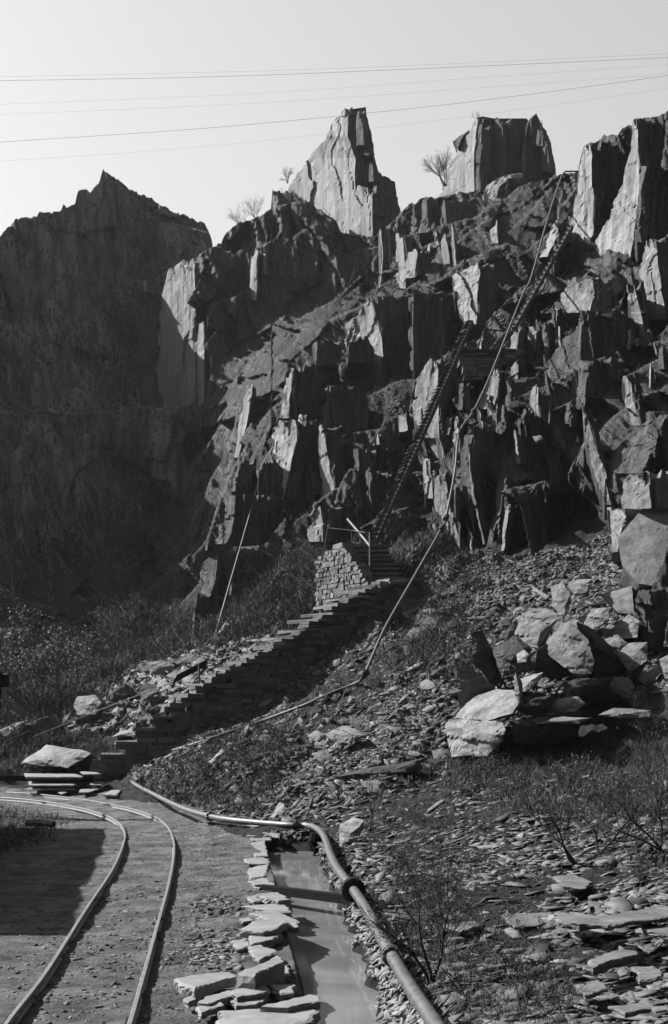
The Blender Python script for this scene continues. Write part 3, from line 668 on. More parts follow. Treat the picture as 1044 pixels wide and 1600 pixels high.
# ------------------------------------------------------------------ rocks and slabs
def rock(name, pts, Y, kx=1., kz=.6, T=.8, mat='boulder', bulge=.25, label=None, cat='boulder', group=None, sub=3, rough=1.0, sink=0):
    """outline read off the photograph, given a tilt, thickness and broken surface"""
    pts = np.array(pts, float); c = pts.mean(0); w = P(pts[:, 0], pts[:, 1], Y); wc = P(c[0], c[1], Y)
    d = w - wc
    w = w + 0; w[:, 1] = Y - kx * d[:, 0] + kz * d[:, 2]
    w = P(pts[:, 0], pts[:, 1], w[:, 1])
    size = np.linalg.norm(d, axis=1).max()
    front = [wc - np.array([0, bulge * size, 0]), wc + (w[0] - wc) * .5 - np.array([0, bulge * size * .7, 0]), wc + (w[len(w) // 2] - wc) * .5 - np.array([0, bulge * size * .9, 0])]
    back = [wc + (q - wc) * .82 + np.array([.18 * T, T, -.05 * T]) for q in w]
    bm = bmesh.new()
    vs = [bm.verts.new(q.tolist()) for q in list(w) + front + back]
    r = bmesh.ops.convex_hull(bm, input=vs)
    bmesh.ops.delete(bm, geom=[g for g in r['geom_interior'] if isinstance(g, bmesh.types.BMVert)], context='VERTS')
    for v in [v for v in bm.verts if not v.link_faces]: bm.verts.remove(v)
    bmesh.ops.triangulate(bm, faces=bm.faces)
    for _ in range(sub):
        bmesh.ops.subdivide_edges(bm, edges=[e for e in bm.edges if e.calc_length() > size * .12], cuts=1, use_grid_fill=False)
        bmesh.ops.triangulate(bm, faces=bm.faces)
    p = np.array([v.co[:] for v in bm.verts])
    q = p * np.array([1, 1, 2.2]) / size
    n = np.stack([fbm(q * 1.6, 4, 20), fbm(q * 1.6, 4, 30), fbm(q * 1.6, 4, 40) * .6], -1) * .10 * size * rough
    r1, r2, du, dv = vor(p[:, 0] / size * 1.3 + p[:, 1] / size, p[:, 2] / size * 3.2 + .5 * p[:, 0] / size, 3)
    n[:, 1] += (r1 - .5) * .10 * size * rough
    n[:, 0] += (r2 - .5) * .03 * size * rough
    for v, a in zip(bm.verts, n): v.co += Vector(a.tolist())
    me = bm_mesh(name, bm, M[mat])
    o = link(name, me, base=base_of(me))
    return tag(o, label, cat, group) if label else struct(o)
BY = lambda py: 28.2 - (py - 920) / 260 * 4.2
for pts, Y, kx, kz, T, mat, lab in [
    ([(1003, 796), (1060, 792), (1075, 850), (1040, 918), (998, 912), (970, 880), (966, 840)], 28.3, .55, .35, 1.4, 'boulder', 'huge smooth-faced grey boulder at the right edge below the overhanging cliff'),
    ([(696, 1128), (732, 1121), (785, 1130), (790, 1141), (785, 1158), (760, 1180), (706, 1181), (697, 1150)], 24.0, .8, .5, 1.0, 'boulder_pale', 'pale blocky boulder with a ragged lower edge, front left of the boulder pile'),
    ([(711, 1121), (729, 1100), (750, 1085), (778, 1076), (800, 1078), (816, 1095), (800, 1116), (760, 1126)], 24.6, 1.0, 1.3, 1.2, 'boulder_pale', 'rounded pale slab lying on top of the blocky pale boulder'),
    ([(805, 1050), (816, 1067), (817, 1099), (809, 1104), (802, 1066)], 24.1, .1, .1, .12, 'boulder', 'thin upright blade of slate standing among the boulders'),
    ([(812, 1080), (800, 1064), (847, 1050), (841, 1064), (822, 1080)], 24.8, .7, 1.0, .3, 'boulder_pale', 'pale flat slab just behind the upright blade of slate'),
    ([(713, 1046), (729, 1036), (774, 1074), (740, 1096), (717, 1109)], 25.5, -.4, .0, .6, 'boulder', 'dark slab leaning back behind the rounded pale slab'),
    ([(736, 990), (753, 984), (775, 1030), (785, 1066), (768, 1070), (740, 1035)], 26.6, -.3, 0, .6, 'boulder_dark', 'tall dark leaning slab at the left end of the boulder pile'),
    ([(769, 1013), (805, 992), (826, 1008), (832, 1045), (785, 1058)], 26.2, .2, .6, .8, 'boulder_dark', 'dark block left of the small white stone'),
    ([(807, 1022), (819, 1015), (827, 1022), (822, 1034), (809, 1036)], 25.5, .9, .5, .2, 'boulder_pale', 'small bright white stone perched in the middle of the boulder pile'),
    ([(811, 966), (826, 950), (861, 952), (872, 966), (850, 1000), (837, 1013), (819, 1008), (805, 990)], 27, .7, .5, .8, 'boulder', 'large wedge boulder above the small white stone'),
    ([(865, 987), (889, 968), (920, 1001), (930, 1036), (924, 1053), (896, 1052), (858, 1024), (854, 1004)], 26.2, .6, .6, .9, 'boulder', 'largest striped boulder in the middle of the pile'),
    ([(900, 972), (930, 985), (955, 1010), (978, 1048), (935, 1062), (925, 1010)], 26.8, -.6, .1, .8, 'boulder_dark', 'dark sloping slab right of the largest striped boulder'),
    ([(860, 917), (879, 910), (891, 928), (889, 952), (880, 967), (865, 949)], 28.2, .7, .4, .6, 'boulder', 'upright pointed boulder in the top row of the pile'),
    ([(830, 914), (858, 931), (852, 936), (833, 922)], 27.8, .9, .8, .2, 'boulder_pale', 'thin white splinter lying left of the upright pointed boulder'),
    ([(887, 910), (903, 905), (927, 905), (920, 924), (896, 930)], 28.6, .7, .6, .5, 'boulder', 'wide low block at the top of the pile under the cliff foot'),
    ([(940, 929), (987, 915), (991, 959), (966, 957), (955, 940)], 28.2, .8, .3, .7, 'boulder', 'square block with a flat top below the huge smooth boulder'),
    ([(987, 917), (1003, 930), (1012, 958), (992, 962)], 28.4, -.5, .1, .5, 'boulder_dark', 'dark block wedged right of the flat-topped square block'),
    ([(903, 968), (924, 952), (948, 949), (954, 968), (926, 984)], 27.8, .8, .6, .5, 'boulder', 'fluted lumpy stone between the striped boulder and the square block'),
    ([(954, 984), (983, 959), (999, 970), (996, 996), (962, 998)], 27.6, .9, .5, .6, 'boulder', 'knobbly stone below the flat-topped square block'),
    ([(966, 1022), (980, 1005), (1011, 1003), (1012, 1032), (982, 1052)], 26.6, .7, .5, .6, 'boulder', 'triangular grey block at the right end of the pile'),
    ([(940, 1000), (965, 992), (980, 1004), (966, 1024), (944, 1018)], 27.0, .6, .5, .5, 'boulder', 'rough stone between the striped boulder and the triangular block'),
    ([(1001, 963), (1029, 950), (1024, 975), (1018, 994), (1006, 980)], 27.8, .9, .3, .4, 'boulder', 'pointed pale stone hanging under the huge smooth boulder'),
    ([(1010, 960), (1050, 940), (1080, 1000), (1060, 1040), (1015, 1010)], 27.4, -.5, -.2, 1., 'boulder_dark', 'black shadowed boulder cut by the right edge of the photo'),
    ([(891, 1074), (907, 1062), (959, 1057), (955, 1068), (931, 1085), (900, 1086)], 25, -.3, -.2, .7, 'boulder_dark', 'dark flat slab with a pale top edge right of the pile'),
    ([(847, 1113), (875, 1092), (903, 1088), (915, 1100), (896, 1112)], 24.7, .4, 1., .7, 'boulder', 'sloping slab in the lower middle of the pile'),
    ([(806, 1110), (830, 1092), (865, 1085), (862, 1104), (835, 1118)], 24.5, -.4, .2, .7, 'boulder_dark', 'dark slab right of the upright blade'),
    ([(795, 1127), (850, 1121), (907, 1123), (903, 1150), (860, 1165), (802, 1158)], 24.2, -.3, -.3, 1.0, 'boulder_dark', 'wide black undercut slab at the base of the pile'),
    ([(836, 1130), (880, 1119), (925, 1122), (905, 1130)], 24.1, .1, 2.5, .8, 'boulder', 'thin flat slab resting on the black undercut slab'),
    ([(936, 1118), (959, 1106), (1018, 1109), (1015, 1119), (970, 1122)], 24.3, .2, 1.6, .6, 'boulder', 'thin pale slab lying flat right of the pile'),
    ([(1030, 1030), (1050, 1020), (1070, 1060), (1040, 1060)], 26, .7, .4, .6, 'boulder', 'small grey stone at the right edge beside the weeds'),
    ([(790, 985), (806, 968), (814, 985), (806, 1000), (788, 1010)], 27.8, -.2, .2, .5, 'boulder_dark', 'shadowed stone left of the large wedge boulder'),
    ([(838, 1012), (862, 1002), (876, 1030), (896, 1056), (862, 1062), (836, 1046)], 26.5, -.4, .2, .6, 'boulder_dark', 'dark stone tucked left of the largest striped boulder'),
    ([(878, 1066), (920, 1060), (950, 1075), (985, 1090), (940, 1098), (890, 1092)], 25.4, -.2, .4, .7, 'boulder_dark', 'low dark slab sloping to the right of the pile'),
    ([(510, 1146), (530, 1136), (556, 1138), (569, 1150), (545, 1160), (516, 1160)], 26.4, .7, .8, .5, 'boulder', 'squat grey boulder alone on the scree above the drain'),
    ([(480, 1150), (495, 1140), (508, 1148), (496, 1160)], 26.4, .8, .8, .3, 'boulder', 'small stone left of the squat boulder on the scree'),
    ([(520, 1212), (600, 1196), (664, 1186), (652, 1206), (600, 1222), (545, 1222)], 23.2, -.2, .6, .6, 'boulder_dark', 'long dark ledge slab sticking out of the scree'),
    ([(530, 1322), (531, 1288), (552, 1276), (570, 1282), (562, 1310), (542, 1332)], 17.2, .7, .3, .12, 'boulder_pale', 'pale leaning slate standing beside the bend of the pipe'),
    ([(418, 1284), (436, 1254), (445, 1256), (452, 1268), (452, 1286)], 20.6, .8, .4, .1, 'boulder_pale', 'bright triangular slate standing behind the pipe'),
    ([(325, 1192), (347, 1170), (350, 1174), (332, 1194)], 26.6, .8, .8, .06, 'boulder_pale', 'long white splinter lying on the scree left of the hose'),
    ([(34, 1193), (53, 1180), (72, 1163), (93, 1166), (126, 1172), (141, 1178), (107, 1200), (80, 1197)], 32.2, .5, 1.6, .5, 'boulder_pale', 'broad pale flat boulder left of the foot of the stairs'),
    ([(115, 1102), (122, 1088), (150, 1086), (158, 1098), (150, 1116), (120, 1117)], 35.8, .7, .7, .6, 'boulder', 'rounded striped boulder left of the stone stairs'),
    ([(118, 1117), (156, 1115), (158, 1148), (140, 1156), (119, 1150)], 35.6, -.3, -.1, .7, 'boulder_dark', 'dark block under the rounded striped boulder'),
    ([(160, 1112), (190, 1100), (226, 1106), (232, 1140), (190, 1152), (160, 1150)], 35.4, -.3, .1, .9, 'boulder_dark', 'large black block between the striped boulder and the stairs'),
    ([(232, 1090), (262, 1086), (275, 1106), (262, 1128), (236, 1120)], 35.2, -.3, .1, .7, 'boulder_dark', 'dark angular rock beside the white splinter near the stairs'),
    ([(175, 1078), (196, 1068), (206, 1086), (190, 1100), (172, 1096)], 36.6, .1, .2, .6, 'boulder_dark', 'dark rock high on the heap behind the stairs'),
    ([(228, 1036), (262, 1030), (285, 1036), (272, 1052), (236, 1054)], 38.2, .2, .5, .6, 'boulder', 'grey flat rock at the top left of the rubble heap'),
    ([(257, 1119), (264, 1102), (270, 1095), (274, 1110), (266, 1118)], 34.9, .9, .4, .1, 'boulder_pale', 'bright white upright splinter in the rubble heap'),
    ([(286, 1106), (291, 1096), (297, 1094), (290, 1107)], 34.9, .9, .4, .08, 'boulder_pale', 'small white splinter right of the bright upright one'),
    ([(176, 1151), (188, 1142), (205, 1139), (218, 1142), (216, 1151)], 33.6, .4, 1.4, .3, 'boulder_pale', 'white flat stone beside the fourth step of the stairs'),
    ([(244, 1084), (252, 1076), (264, 1073), (260, 1081)], 36.6, .8, .8, .15, 'boulder_pale', 'white chip-shaped stone on the rubble heap'),
    ([(228, 1098), (240, 1090), (256, 1088), (250, 1096)], 36, .8, 1.0, .2, 'boulder_pale', 'white lens-shaped stone in the centre of the rubble heap'),
    ([(172, 1114), (182, 1104), (193, 1108), (186, 1117), (174, 1117)], 35.2, .8, .8, .15, 'boulder', 'grey stone lying against the black block'),
    ([(336, 997), (344, 984), (353, 971), (359, 976), (350, 990)], 40, .8, .5, .1, 'boulder_pale', 'long white slate standing on the slope below the thin cable'),
    ([(0, 1140), (20, 1131), (46, 1124), (30, 1146), (5, 1156)], 36, .8, 1.0, .4, 'boulder', 'pale rock at the left edge behind the bushes'),
    ([(40, 1130), (75, 1118), (92, 1140), (78, 1158), (46, 1154)], 35.5, -.3, .2, .7, 'boulder_dark', 'dark rock between the left edge and the rubble heap'),
    ([(660, 955), (672, 950), (684, 954), (676, 962)], 33, .6, 1., .3, 'boulder', 'small flat stone on the slope above the hose'),
    ([(832, 682), (845, 680), (850, 686), (838, 690)], 35.5, .2, 1., .3, 'boulder', 'grey disc-shaped stone stuck on a ledge of the dark cliff'),
    ]:
    bx_ = sum(p[0] for p in pts) / len(pts); by_ = max(p[1] for p in pts)
    if bx_ < 420 and 900 < by_ < 1100:
        hy_ = hit(bx_, by_)[0][1]
        if hy_ == hy_: Y = min(Y, float(hy_) + .05)
    rock('boulder' if len(pts) > 4 else 'stone', pts, Y, kx, kz, T, mat, bulge=.05 if 'huge smooth' in lab else .25, rough=.3 if 'huge smooth' in lab else 1.0, label=lab, cat='boulder' if len(pts) > 4 else 'stone', sub=4 if Y < 30 else 3)
rs = random.Random(9)
def filler(poly, n, s0, s1, label, group, mats):
    k = 0; xs = [p[0] for p in poly]; ys = [p[1] for p in poly]
    while k < n:
        x = rs.uniform(min(xs), max(xs)); y = rs.uniform(min(ys), max(ys))
        if not in_poly(np.array([x]), np.array([y]), poly)[0]: continue
        q = hit(x, y)[0]
        if q[0] != q[0]: continue
        r_ = rs.uniform(s0, s1) * FPX / q[1]; a0 = rs.uniform(0, 6.28); fl_ = rs.uniform(.35, .9)
        pts = [(x + r_ * rs.uniform(.7, 1.1) * math.cos(a0 + i * 6.283 / 6), y - r_ * .25 + r_ * fl_ * rs.uniform(.7, 1.1) * math.sin(a0 + i * 6.283 / 6)) for i in range(6)]
        k += 1
        rock('stone', pts, q[1] - .05, rs.uniform(-.5, 1.), rs.uniform(.1, 1.4), rs.uniform(.2, .5), rs.choice(mats), label=label, cat='stone', group=group, sub=2)
filler([(720, 1010), (830, 920), (960, 900), (1060, 930), (1060, 1060), (900, 1110), (790, 1100), (720, 1100)], 46, .10, .34, 'small angular stone wedged between the boulders of the pile', 'stones among the boulders', ['boulder', 'boulder', 'boulder_dark', 'chip_pale'])
filler([(150, 1120), (200, 1050), (300, 1010), (345, 990), (350, 1030), (240, 1120), (190, 1150)], 40, .10, .36, 'angular stone lying on the rubble heap left of the staircase', 'stones on the rubble heap', ['boulder', 'boulder_dark', 'boulder_dark', 'boulder_pale'])
filler([(230, 1225), (330, 1170), (480, 1110), (600, 1080), (700, 1120), (690, 1220), (520, 1260), (350, 1265)], 34, .06, .2, 'angular stone lying on the scree below the staircase', 'stones on the middle scree', ['boulder', 'boulder_dark', 'boulder'])
filler([(620, 1000), (650, 900), (720, 930), (720, 1080), (660, 1090)], 18, .08, .3, 'stone on the slope between the hose and the boulder pile', 'stones on the slope by the hose', ['boulder', 'boulder_dark'])
rock('overhanging_rock', [(734, 202), (707, 221), (716, 231), (728, 216)], 81, .3, .3, 1.5, 'cliff', label='beak of rock sticking out from the left edge of the square tower', cat='rock')

def slab(name, pts, z, th, mat='slab', label=None, group=None, tilt=(0, 0)):
    th = th * .62 if th < .14 else th
    w = PZ(np.array([p[0] for p in pts], float), np.array([p[1] for p in pts], float), z)
    c = w.mean(0)
    # break the outline up
    out = []
    for a, b in zip(w, np.roll(w, -1, 0)):
        k = max(1, int(np.linalg.norm(b - a) / .028))
        for i in range(k): out.append(a + (b - a) * i / k)
    w = np.array(out)
    j = np.stack([fbm(w * 9, 3, 5), fbm(w * 9, 3, 6), 0 * w[:, 0]], -1) * .035
    w = w + j
    w[:, 2] += (w[:, 0] - c[0]) * tilt[0] + (w[:, 1] - c[1]) * tilt[1]
    bm = bmesh.new(); n = len(w)
    lay = []
    for k, (sc_, dz) in enumerate(((.90, 0.0), (.985, -.006), (1.0, -.3 * th), (.99, -.6 * th), (.95, -th))):
        jz = fbm(w * 6 + k, 2, 7 + k) * .010
        lay.append([bm.verts.new((c[0] + (q[0] - c[0]) * sc_ + .012 * (h3(i, k, 3) - .5), c[1] + (q[1] - c[1]) * sc_ + .012 * (h3(i, k, 4) - .5), q[2] + dz + jz[i] * (1 if k else .4))) for i, q in enumerate(w)])
    for a, b in zip(lay, lay[1:]):
        for i in range(n): bm.faces.new((a[i], b[i], b[(i + 1) % n], a[(i + 1) % n]))
    ft = bm.faces.new(lay[0]); fb = bm.faces.new(lay[-1][::-1])
    r = bmesh.ops.triangulate(bm, faces=[ft, fb])
    me = bm_mesh(name, bm, M[mat])
    o = link(name, me, base=base_of(me))
    return tag(o, label, 'slate slab', group)
G1 = 'slate slabs along the drain'
for pts, z, th, lab in [
    ([(271, 1528), (330, 1519), (362, 1516), (368, 1524), (335, 1536), (305, 1545), (285, 1540)], .11, .09, 'long slab pointing left, leftmost at the near end of the drain'),
    ([(345, 1576), (409, 1573), (494, 1572), (499, 1584), (465, 1608), (330, 1612), (345, 1587)], .11, .10, 'largest slab, cut by the bottom edge of the photo beside the water'),
    ([(409, 1571), (484, 1553), (499, 1554), (501, 1563), (449, 1574)], .14, .08, 'pointed slab lying on the far side of the largest slab'),
    ([(419, 1539), (460, 1537), (460, 1550), (439, 1551)], .06, .10, 'small squared slab at the water with grass before it'),
    ([(362, 1548), (417, 1536), (420, 1547), (370, 1559)], .08, .07, 'pale slab left of the small squared slab'),
    ([(356, 1562), (398, 1550), (420, 1554), (400, 1570), (368, 1573)], .05, .06, 'grey slab under the pale one near the largest slab'),
    ([(287, 1559), (330, 1545), (336, 1551), (297, 1564)], .06, .05, 'thin splinter slab left of the near stack'),
    ([(307, 1567), (320, 1557), (360, 1546), (368, 1553), (322, 1568)], .075, .05, 'lens-shaped slab in the middle of the near stack'),
    ([(304, 1573), (342, 1566), (350, 1570), (310, 1580)], .06, .05, 'small slab at the front of the near stack'),
    ([(370, 1522), (434, 1492), (446, 1501), (415, 1514), (395, 1524)], .16, .15, 'thick tilted block with a dark front beside the drain'),
    ([(432, 1513), (452, 1506), (453, 1524), (430, 1528)], .05, .12, 'small block sunk behind the thick tilted block'),
    ([(392, 1477), (407, 1475), (433, 1487), (407, 1499), (396, 1493)], .09, .05, 'kite-shaped slab above the thick tilted block'),
    ([(388, 1461), (443, 1457), (412, 1472), (395, 1476)], .09, .10, 'wedge slab with a pointed right end over the water'),
    ([(373, 1452), (400, 1439), (444, 1434), (450, 1441), (432, 1449), (409, 1454)], .13, .09, 'rounded slab on the bank just before the bend of the water edge'),
    ([(389, 1428), (420, 1421), (450, 1430), (465, 1437), (466, 1446), (440, 1444)], .10, .08, 'long slab jutting farthest over the water'),
    ([(378, 1414), (444, 1411), (455, 1424), (434, 1425)], .08, .05, 'flat thin slab next beyond the jutting slab'),
    ([(401, 1395), (431, 1392), (455, 1406), (436, 1408), (416, 1404)], .11, .07, 'slab at the left end of the wooden beam'),
    ([(380, 1342), (408, 1338), (421, 1341), (420, 1349), (389, 1350)], .06, .05, 'flat slab at the far water corner'),
    ([(387, 1356), (421, 1350), (415, 1367), (389, 1373)], .05, .05, 'square pale slab at the far water corner'),
    ([(392, 1318), (415, 1313), (416, 1331), (406, 1327)], .06, .05, 'upright-edged slab left of the dark culvert mouth'),
    ([(384, 1302), (421, 1300), (424, 1306), (385, 1306)], .08, .05, 'narrow slab second beyond the culvert'),
    ([(390, 1308), (423, 1309), (425, 1312), (394, 1312)], .06, .04, 'thinnest slab just beyond the culvert'),
    ([(380, 1291), (400, 1289), (437, 1297), (436, 1305), (421, 1302)], .12, .05, 'slab lying under the far part of the pipe'),
    ([(386, 1377), (412, 1373), (432, 1381), (404, 1386)], .06, .05, 'small slab between the flat corner slabs and the timber'),
    ([(396, 1332), (417, 1331), (419, 1337), (398, 1338)], .05, .04, 'narrow strip of slate left of the far water corner'),
    ([(372, 1434), (392, 1431), (402, 1437), (380, 1441)], .05, .05, 'small slab set back behind the jutting slab'),
    ([(362, 1470), (386, 1466), (392, 1476), (370, 1482)], .05, .05, 'small slab set back left of the wedge slab'),
    ([(384, 1401), (402, 1398), (418, 1406), (396, 1409)], .05, .05, 'small slab left of the slab by the timber'),
    ([(310, 1287), (345, 1284), (358, 1287), (330, 1290)], .03, .04, 'pale sliver of slate by the pipe on the path'),
    ]:
    slab('slate_slab', pts, z, th, label=lab, group=G1, tilt=(random.uniform(-.04, .04), random.uniform(-.02, .04)))
for pts, z, th, lab in [
    ([(38, 1208), (120, 1209), (131, 1213), (40, 1213)], .28, .10, 'longest pale stone plank by the foot of the stairs'),
    ([(45, 1221), (52, 1217), (118, 1221), (116, 1226), (47, 1226)], .16, .10, 'middle pale stone plank beyond the track'),
    ([(33, 1233), (60, 1228), (117, 1229), (118, 1233)], .08, .05, 'pointed pale stone plank nearest the track'),
    ([(137, 1226), (150, 1221), (164, 1222), (160, 1226)], .12, .05, 'small flat stone right of the pale planks'),
    ([(124, 1238), (126, 1233), (155, 1228), (160, 1231), (140, 1237)], .05, .05, 'flat stone between the planks and the end of the pipe'),
    ([(162, 1240), (175, 1234), (190, 1234), (182, 1241)], .10, .12, 'dark slab beside the end of the pipe'),
    ([(90, 1237), (98, 1235), (106, 1237), (98, 1240)], .08, .06, 'small pale stone just beyond the rails'),
    ([(125, 1205), (150, 1206), (157, 1209), (130, 1209)], .33, .06, 'flat threshold stone before the lowest step'),
    ]:
    mx = sum(p[0] for p in pts) / len(pts); my = sum(p[1] for p in pts) / len(pts)
    slab('slate_slab', pts, float(hit(mx, my)[0][2]) + .05, th * .8, label=lab, group='flat stones beyond the track')
for pts, z, th, lab in [
    ([(890, 1440), (1000, 1420), (1060, 1414), (1075, 1428), (1000, 1438), (947, 1446)], .45, .05, 'broad pale slab at the right edge lying on the scree'),
    ([(780, 1428), (870, 1424), (866, 1442), (800, 1448)], .24, .05, 'flat grey slab left of the broad pale slab'),
    ([(868, 1424), (915, 1428), (945, 1432), (950, 1440), (905, 1446), (868, 1438)], .36, .09, 'thick layered block between the two wide slabs'),
    ([(862, 1368), (900, 1366), (925, 1378), (915, 1388), (880, 1384)], .37, .05, 'smooth leaf-shaped slab above the layered block'),
    ([(915, 1500), (960, 1484), (992, 1480), (1000, 1490), (950, 1502), (925, 1512)], .32, .10, 'thick tilted block with a shadowed front on the right bank'),
    ([(895, 1538), (940, 1530), (950, 1545), (915, 1555)], .28, .05, 'pale slab lower on the right bank'),
    ([(985, 1510), (1025, 1508), (1038, 1525), (1000, 1532)], .35, .04, 'smooth grey slab near the lower right corner'),
    ([(690, 1445), (740, 1438), (760, 1444), (720, 1454)], .2, .05, 'flat slab half hidden behind the bare shrub'),
    ([(955, 1572), (1005, 1565), (1020, 1575), (975, 1583)], .3, .05, 'long slab at the bottom of the right bank'),
    ([(1000, 1440), (1060, 1450), (1060, 1462), (1005, 1452)], .4, .06, 'slab below the broad pale slab at the right edge'),
    ]:
    slab('slate_slab', pts, z - .02, th * .75, label=lab, group='large slabs on the right bank', mat='boulder')

# ------------------------------------------------------------------ track
def rail(px_pts, par):
    c = crom(px_pts, 8); w = PZ(c[:, 0], c[:, 1], .042)
    prof = [(-.020, -.06), (-.020, -.052), (-.006, -.044), (-.006, -.022), (-.013, -.014), (-.013, -.001), (-.010, .002), (.010, .002), (.013, -.001), (.013, -.014), (.006, -.022), (.006, -.044), (.020, -.052), (.020, -.06)]
    bm = bmesh.new(); rings = []
    for i in range(len(w)):
        t = w[min(i + 1, len(w) - 1)] - w[max(i - 1, 0)]; t /= np.linalg.norm(t); s = np.array([t[1], -t[0], 0])
        jx = 0
        rings.append([bm.verts.new((w[i] + s * (a + jx) + np.array([0, 0, b + .004])).tolist()) for a, b in prof])
    for a, b in zip(rings, rings[1:]):
        for k in range(len(prof)): bm.faces.new((a[k], a[(k + 1) % len(prof)], b[(k + 1) % len(prof)], b[k]))
    bm.faces.new(rings[0]); bm.faces.new(rings[-1][::-1])
    ro = part('rail', bm_mesh('rail', bm, M['rail']), par)
    for k in range(9, len(w) - 8, 17):
        t = Vector((w[k + 1] - w[k - 1]).tolist()).normalized(); s_ = Vector((t.y, -t.x, 0))
        bm = bmesh.new()
        for q in (-1, 1):
            box(bm, Vector(w[k].tolist()) + s_ * (q * .016) + Vector((0, 0, -.012)), t * .12, s_ * .005, (0, 0, .010))
            for e in (-.08, -.03, .03, .08): box(bm, Vector(w[k].tolist()) + s_ * (q * .024) + t * e + Vector((0, 0, -.012)), t * .007, s_ * .006, (0, 0, .007))
        part('joint_plate', bm_mesh('joint_plate', bm, M['iron']), par)
    return ro
tr = root('railway_track', (-1.5, 14, 0), 'narrow-gauge quarry track with two worn rails curving left', 'railway track')
rail([(-25, 1660), (10, 1600), (70, 1522), (135, 1420), (175, 1360), (193, 1318), (194, 1297), (180, 1281), (145, 1267), (100, 1257), (50, 1250), (0, 1246), (-80, 1242), (-200, 1239)], tr)
rail([(178, 1680), (203, 1600), (220, 1540), (245, 1450), (264, 1380), (272, 1332), (269, 1305), (257, 1286), (235, 1273), (200, 1262), (150, 1252), (100, 1245), (50, 1240), (0, 1237), (-80, 1232), (-200, 1228)], tr)
# low beam beyond the track
bm = bmesh.new(); a = V(-30, 1215, 31.6); b = V(145, 1217, 31.0); c = (a + b) / 2; box(bm, c, (b - a) / 2, (0, .09, 0), (0, 0, .06))
me = bm_mesh('timber_beam', bm, M['wood']); tag(link('timber_beam', me, base=base_of(me)), 'long dark timber lying between the pale stone planks', 'beam')
for (x0, y0, x1, y1, lab) in [(42, 1286, 84, 1288, 'short dark log lying in the shadow inside the curve of the track'), ]:
    bm = bmesh.new(); a = PZ(x0, y0, .05); b = PZ(x1, y1, .05); tube(bm, [a, (a + b) / 2 + np.array([0, .03, .01]), b], [.05, .06, .045], 7)
    me = bm_mesh('log', bm, M['wood']); tag(link('log', me, base=base_of(me)), lab, 'log')

# ------------------------------------------------------------------ pipe by the drain
pp = [(196, 1214, .25), (215, 1228, .22), (240, 1241, .20), (270, 1256, .2), (300, 1268, .2), (345, 1279, .2), (400, 1285, .2), (450, 1289, .2), (480, 1290, .2), (497, 1296, .2), (508, 1310, .2), (516, 1334, .2), (528, 1358, .2), (552, 1390, .2), (575, 1425, .18), (600, 1472, .16), (640, 1540, .15), (682, 1603, .15), (720, 1665, .15)]
c = crom(pp, 6); w = PZ(c[:, 0], c[:, 1], c[:, 2])
pr = root('water_pipe', tuple(w[60].tolist()), 'long grey iron pipe curving along the right side of the drain', 'pipe')
bm = bmesh.new(); tube(bm, w.tolist(), .040, 14); part('pipe_run', smooth(bm_mesh('pipe_run', bm, M['pipe'])), pr)
def flange(x, y, z, r, L, mat='iron', two=True):
    k = int(np.argmin((c[:, 0] - x) ** 2 + (c[:, 1] - y) ** 2)); t = Vector((w[min(k + 2, len(w) - 1)] - w[k - 2]).tolist()).normalized(); p0 = Vector(w[k].tolist())
    bm = bmesh.new()
    for q in ((-1, 1) if two else (0,)):
        tube(bm, [p0 + t * (q * L - .014), p0 + t * (q * L + .014)], r, 18)
    if two: tube(bm, [p0 - t * L, p0 + t * L], r * .8, 16)
    s = t.cross(Vector((0, 0, 1))).normalized(); u = s.cross(t)
    for i in range(6):
        an = i * math.pi / 3; o_ = (s * math.cos(an) + u * math.sin(an)) * r * .82
        tube(bm, [p0 + o_ - t * (L + .03), p0 + o_ + t * (L + .03)], .010, 6)
    part('flange', bm_mesh('flange', bm, M[mat]), pr)
flange(552, 1390, .2, .098, .035)
flange(464, 1290, .2, .075, .02, two=False)
flange(330, 1277, .2, .07, .02, 'pipe', two=False)
flange(610, 1490, .2, .062, .03, 'pipe')
bm = bmesh.new(); a = PZ(405, 1388, .03); b = PZ(592, 1411, .06); a = Vector(a.tolist()); b = Vector(b.tolist()); d = (b - a).normalized()
box(bm, (a + b) / 2, (b - a) / 2, d.cross(Vector((0, 0, 1))) * .05, (0, 0, .035))
me = bm_mesh('timber_beam', bm, M['wood']); tag(link('timber_beam', me, base=base_of(me)), 'dark square timber laid across the drain under the pipe flange', 'beam')
bm = bmesh.new(); a = PZ(492, 1330, -.05); tube(bm, [a, a + np.array([0, 0, .12]), a + np.array([.02, 0, .22])], [.10, .085, .075], 9)
me = bm_mesh('tree_stump', bm, M['wood']); tag(link('tree_stump', me, base=base_of(me)), 'short dark wooden stump at the head of the water', 'stump')

# ------------------------------------------------------------------ hoses, cables, wires
def line(name, pts, r, mat, label, cat, n=6, cr=5, joints=()):
    w = crom([P(*q) for q in pts], cr) if cr else np.array([P(*q) for q in pts])
    bm = bmesh.new(); tube(bm, w.tolist(), r, n)
    if joints:
        o = root(name, tuple(P(*pts[-1]).tolist()), label, cat)
        part('hose_run' if 'hose' in name else 'line', smooth(bm_mesh(name, bm, M[mat])), o)
        for q in joints:
            p0 = Vector(P(*pts[q]).tolist()); p1 = Vector(P(*pts[q + 1]).tolist()); t = (p1 - p0).normalized()
            bm = bmesh.new(); tube(bm, [p0 - t * .12, p0 - t * .1, p0 + t * .1, p0 + t * .12], [r * 1.2, r * 2.3, r * 2.3, r * 1.2], 10)
            part('joint', bm_mesh('joint', bm, M['iron']), o)
        return o
    me = bm_mesh(name, bm, M[mat]); return tag(link(name, me, base=base_of(me)), label, cat)
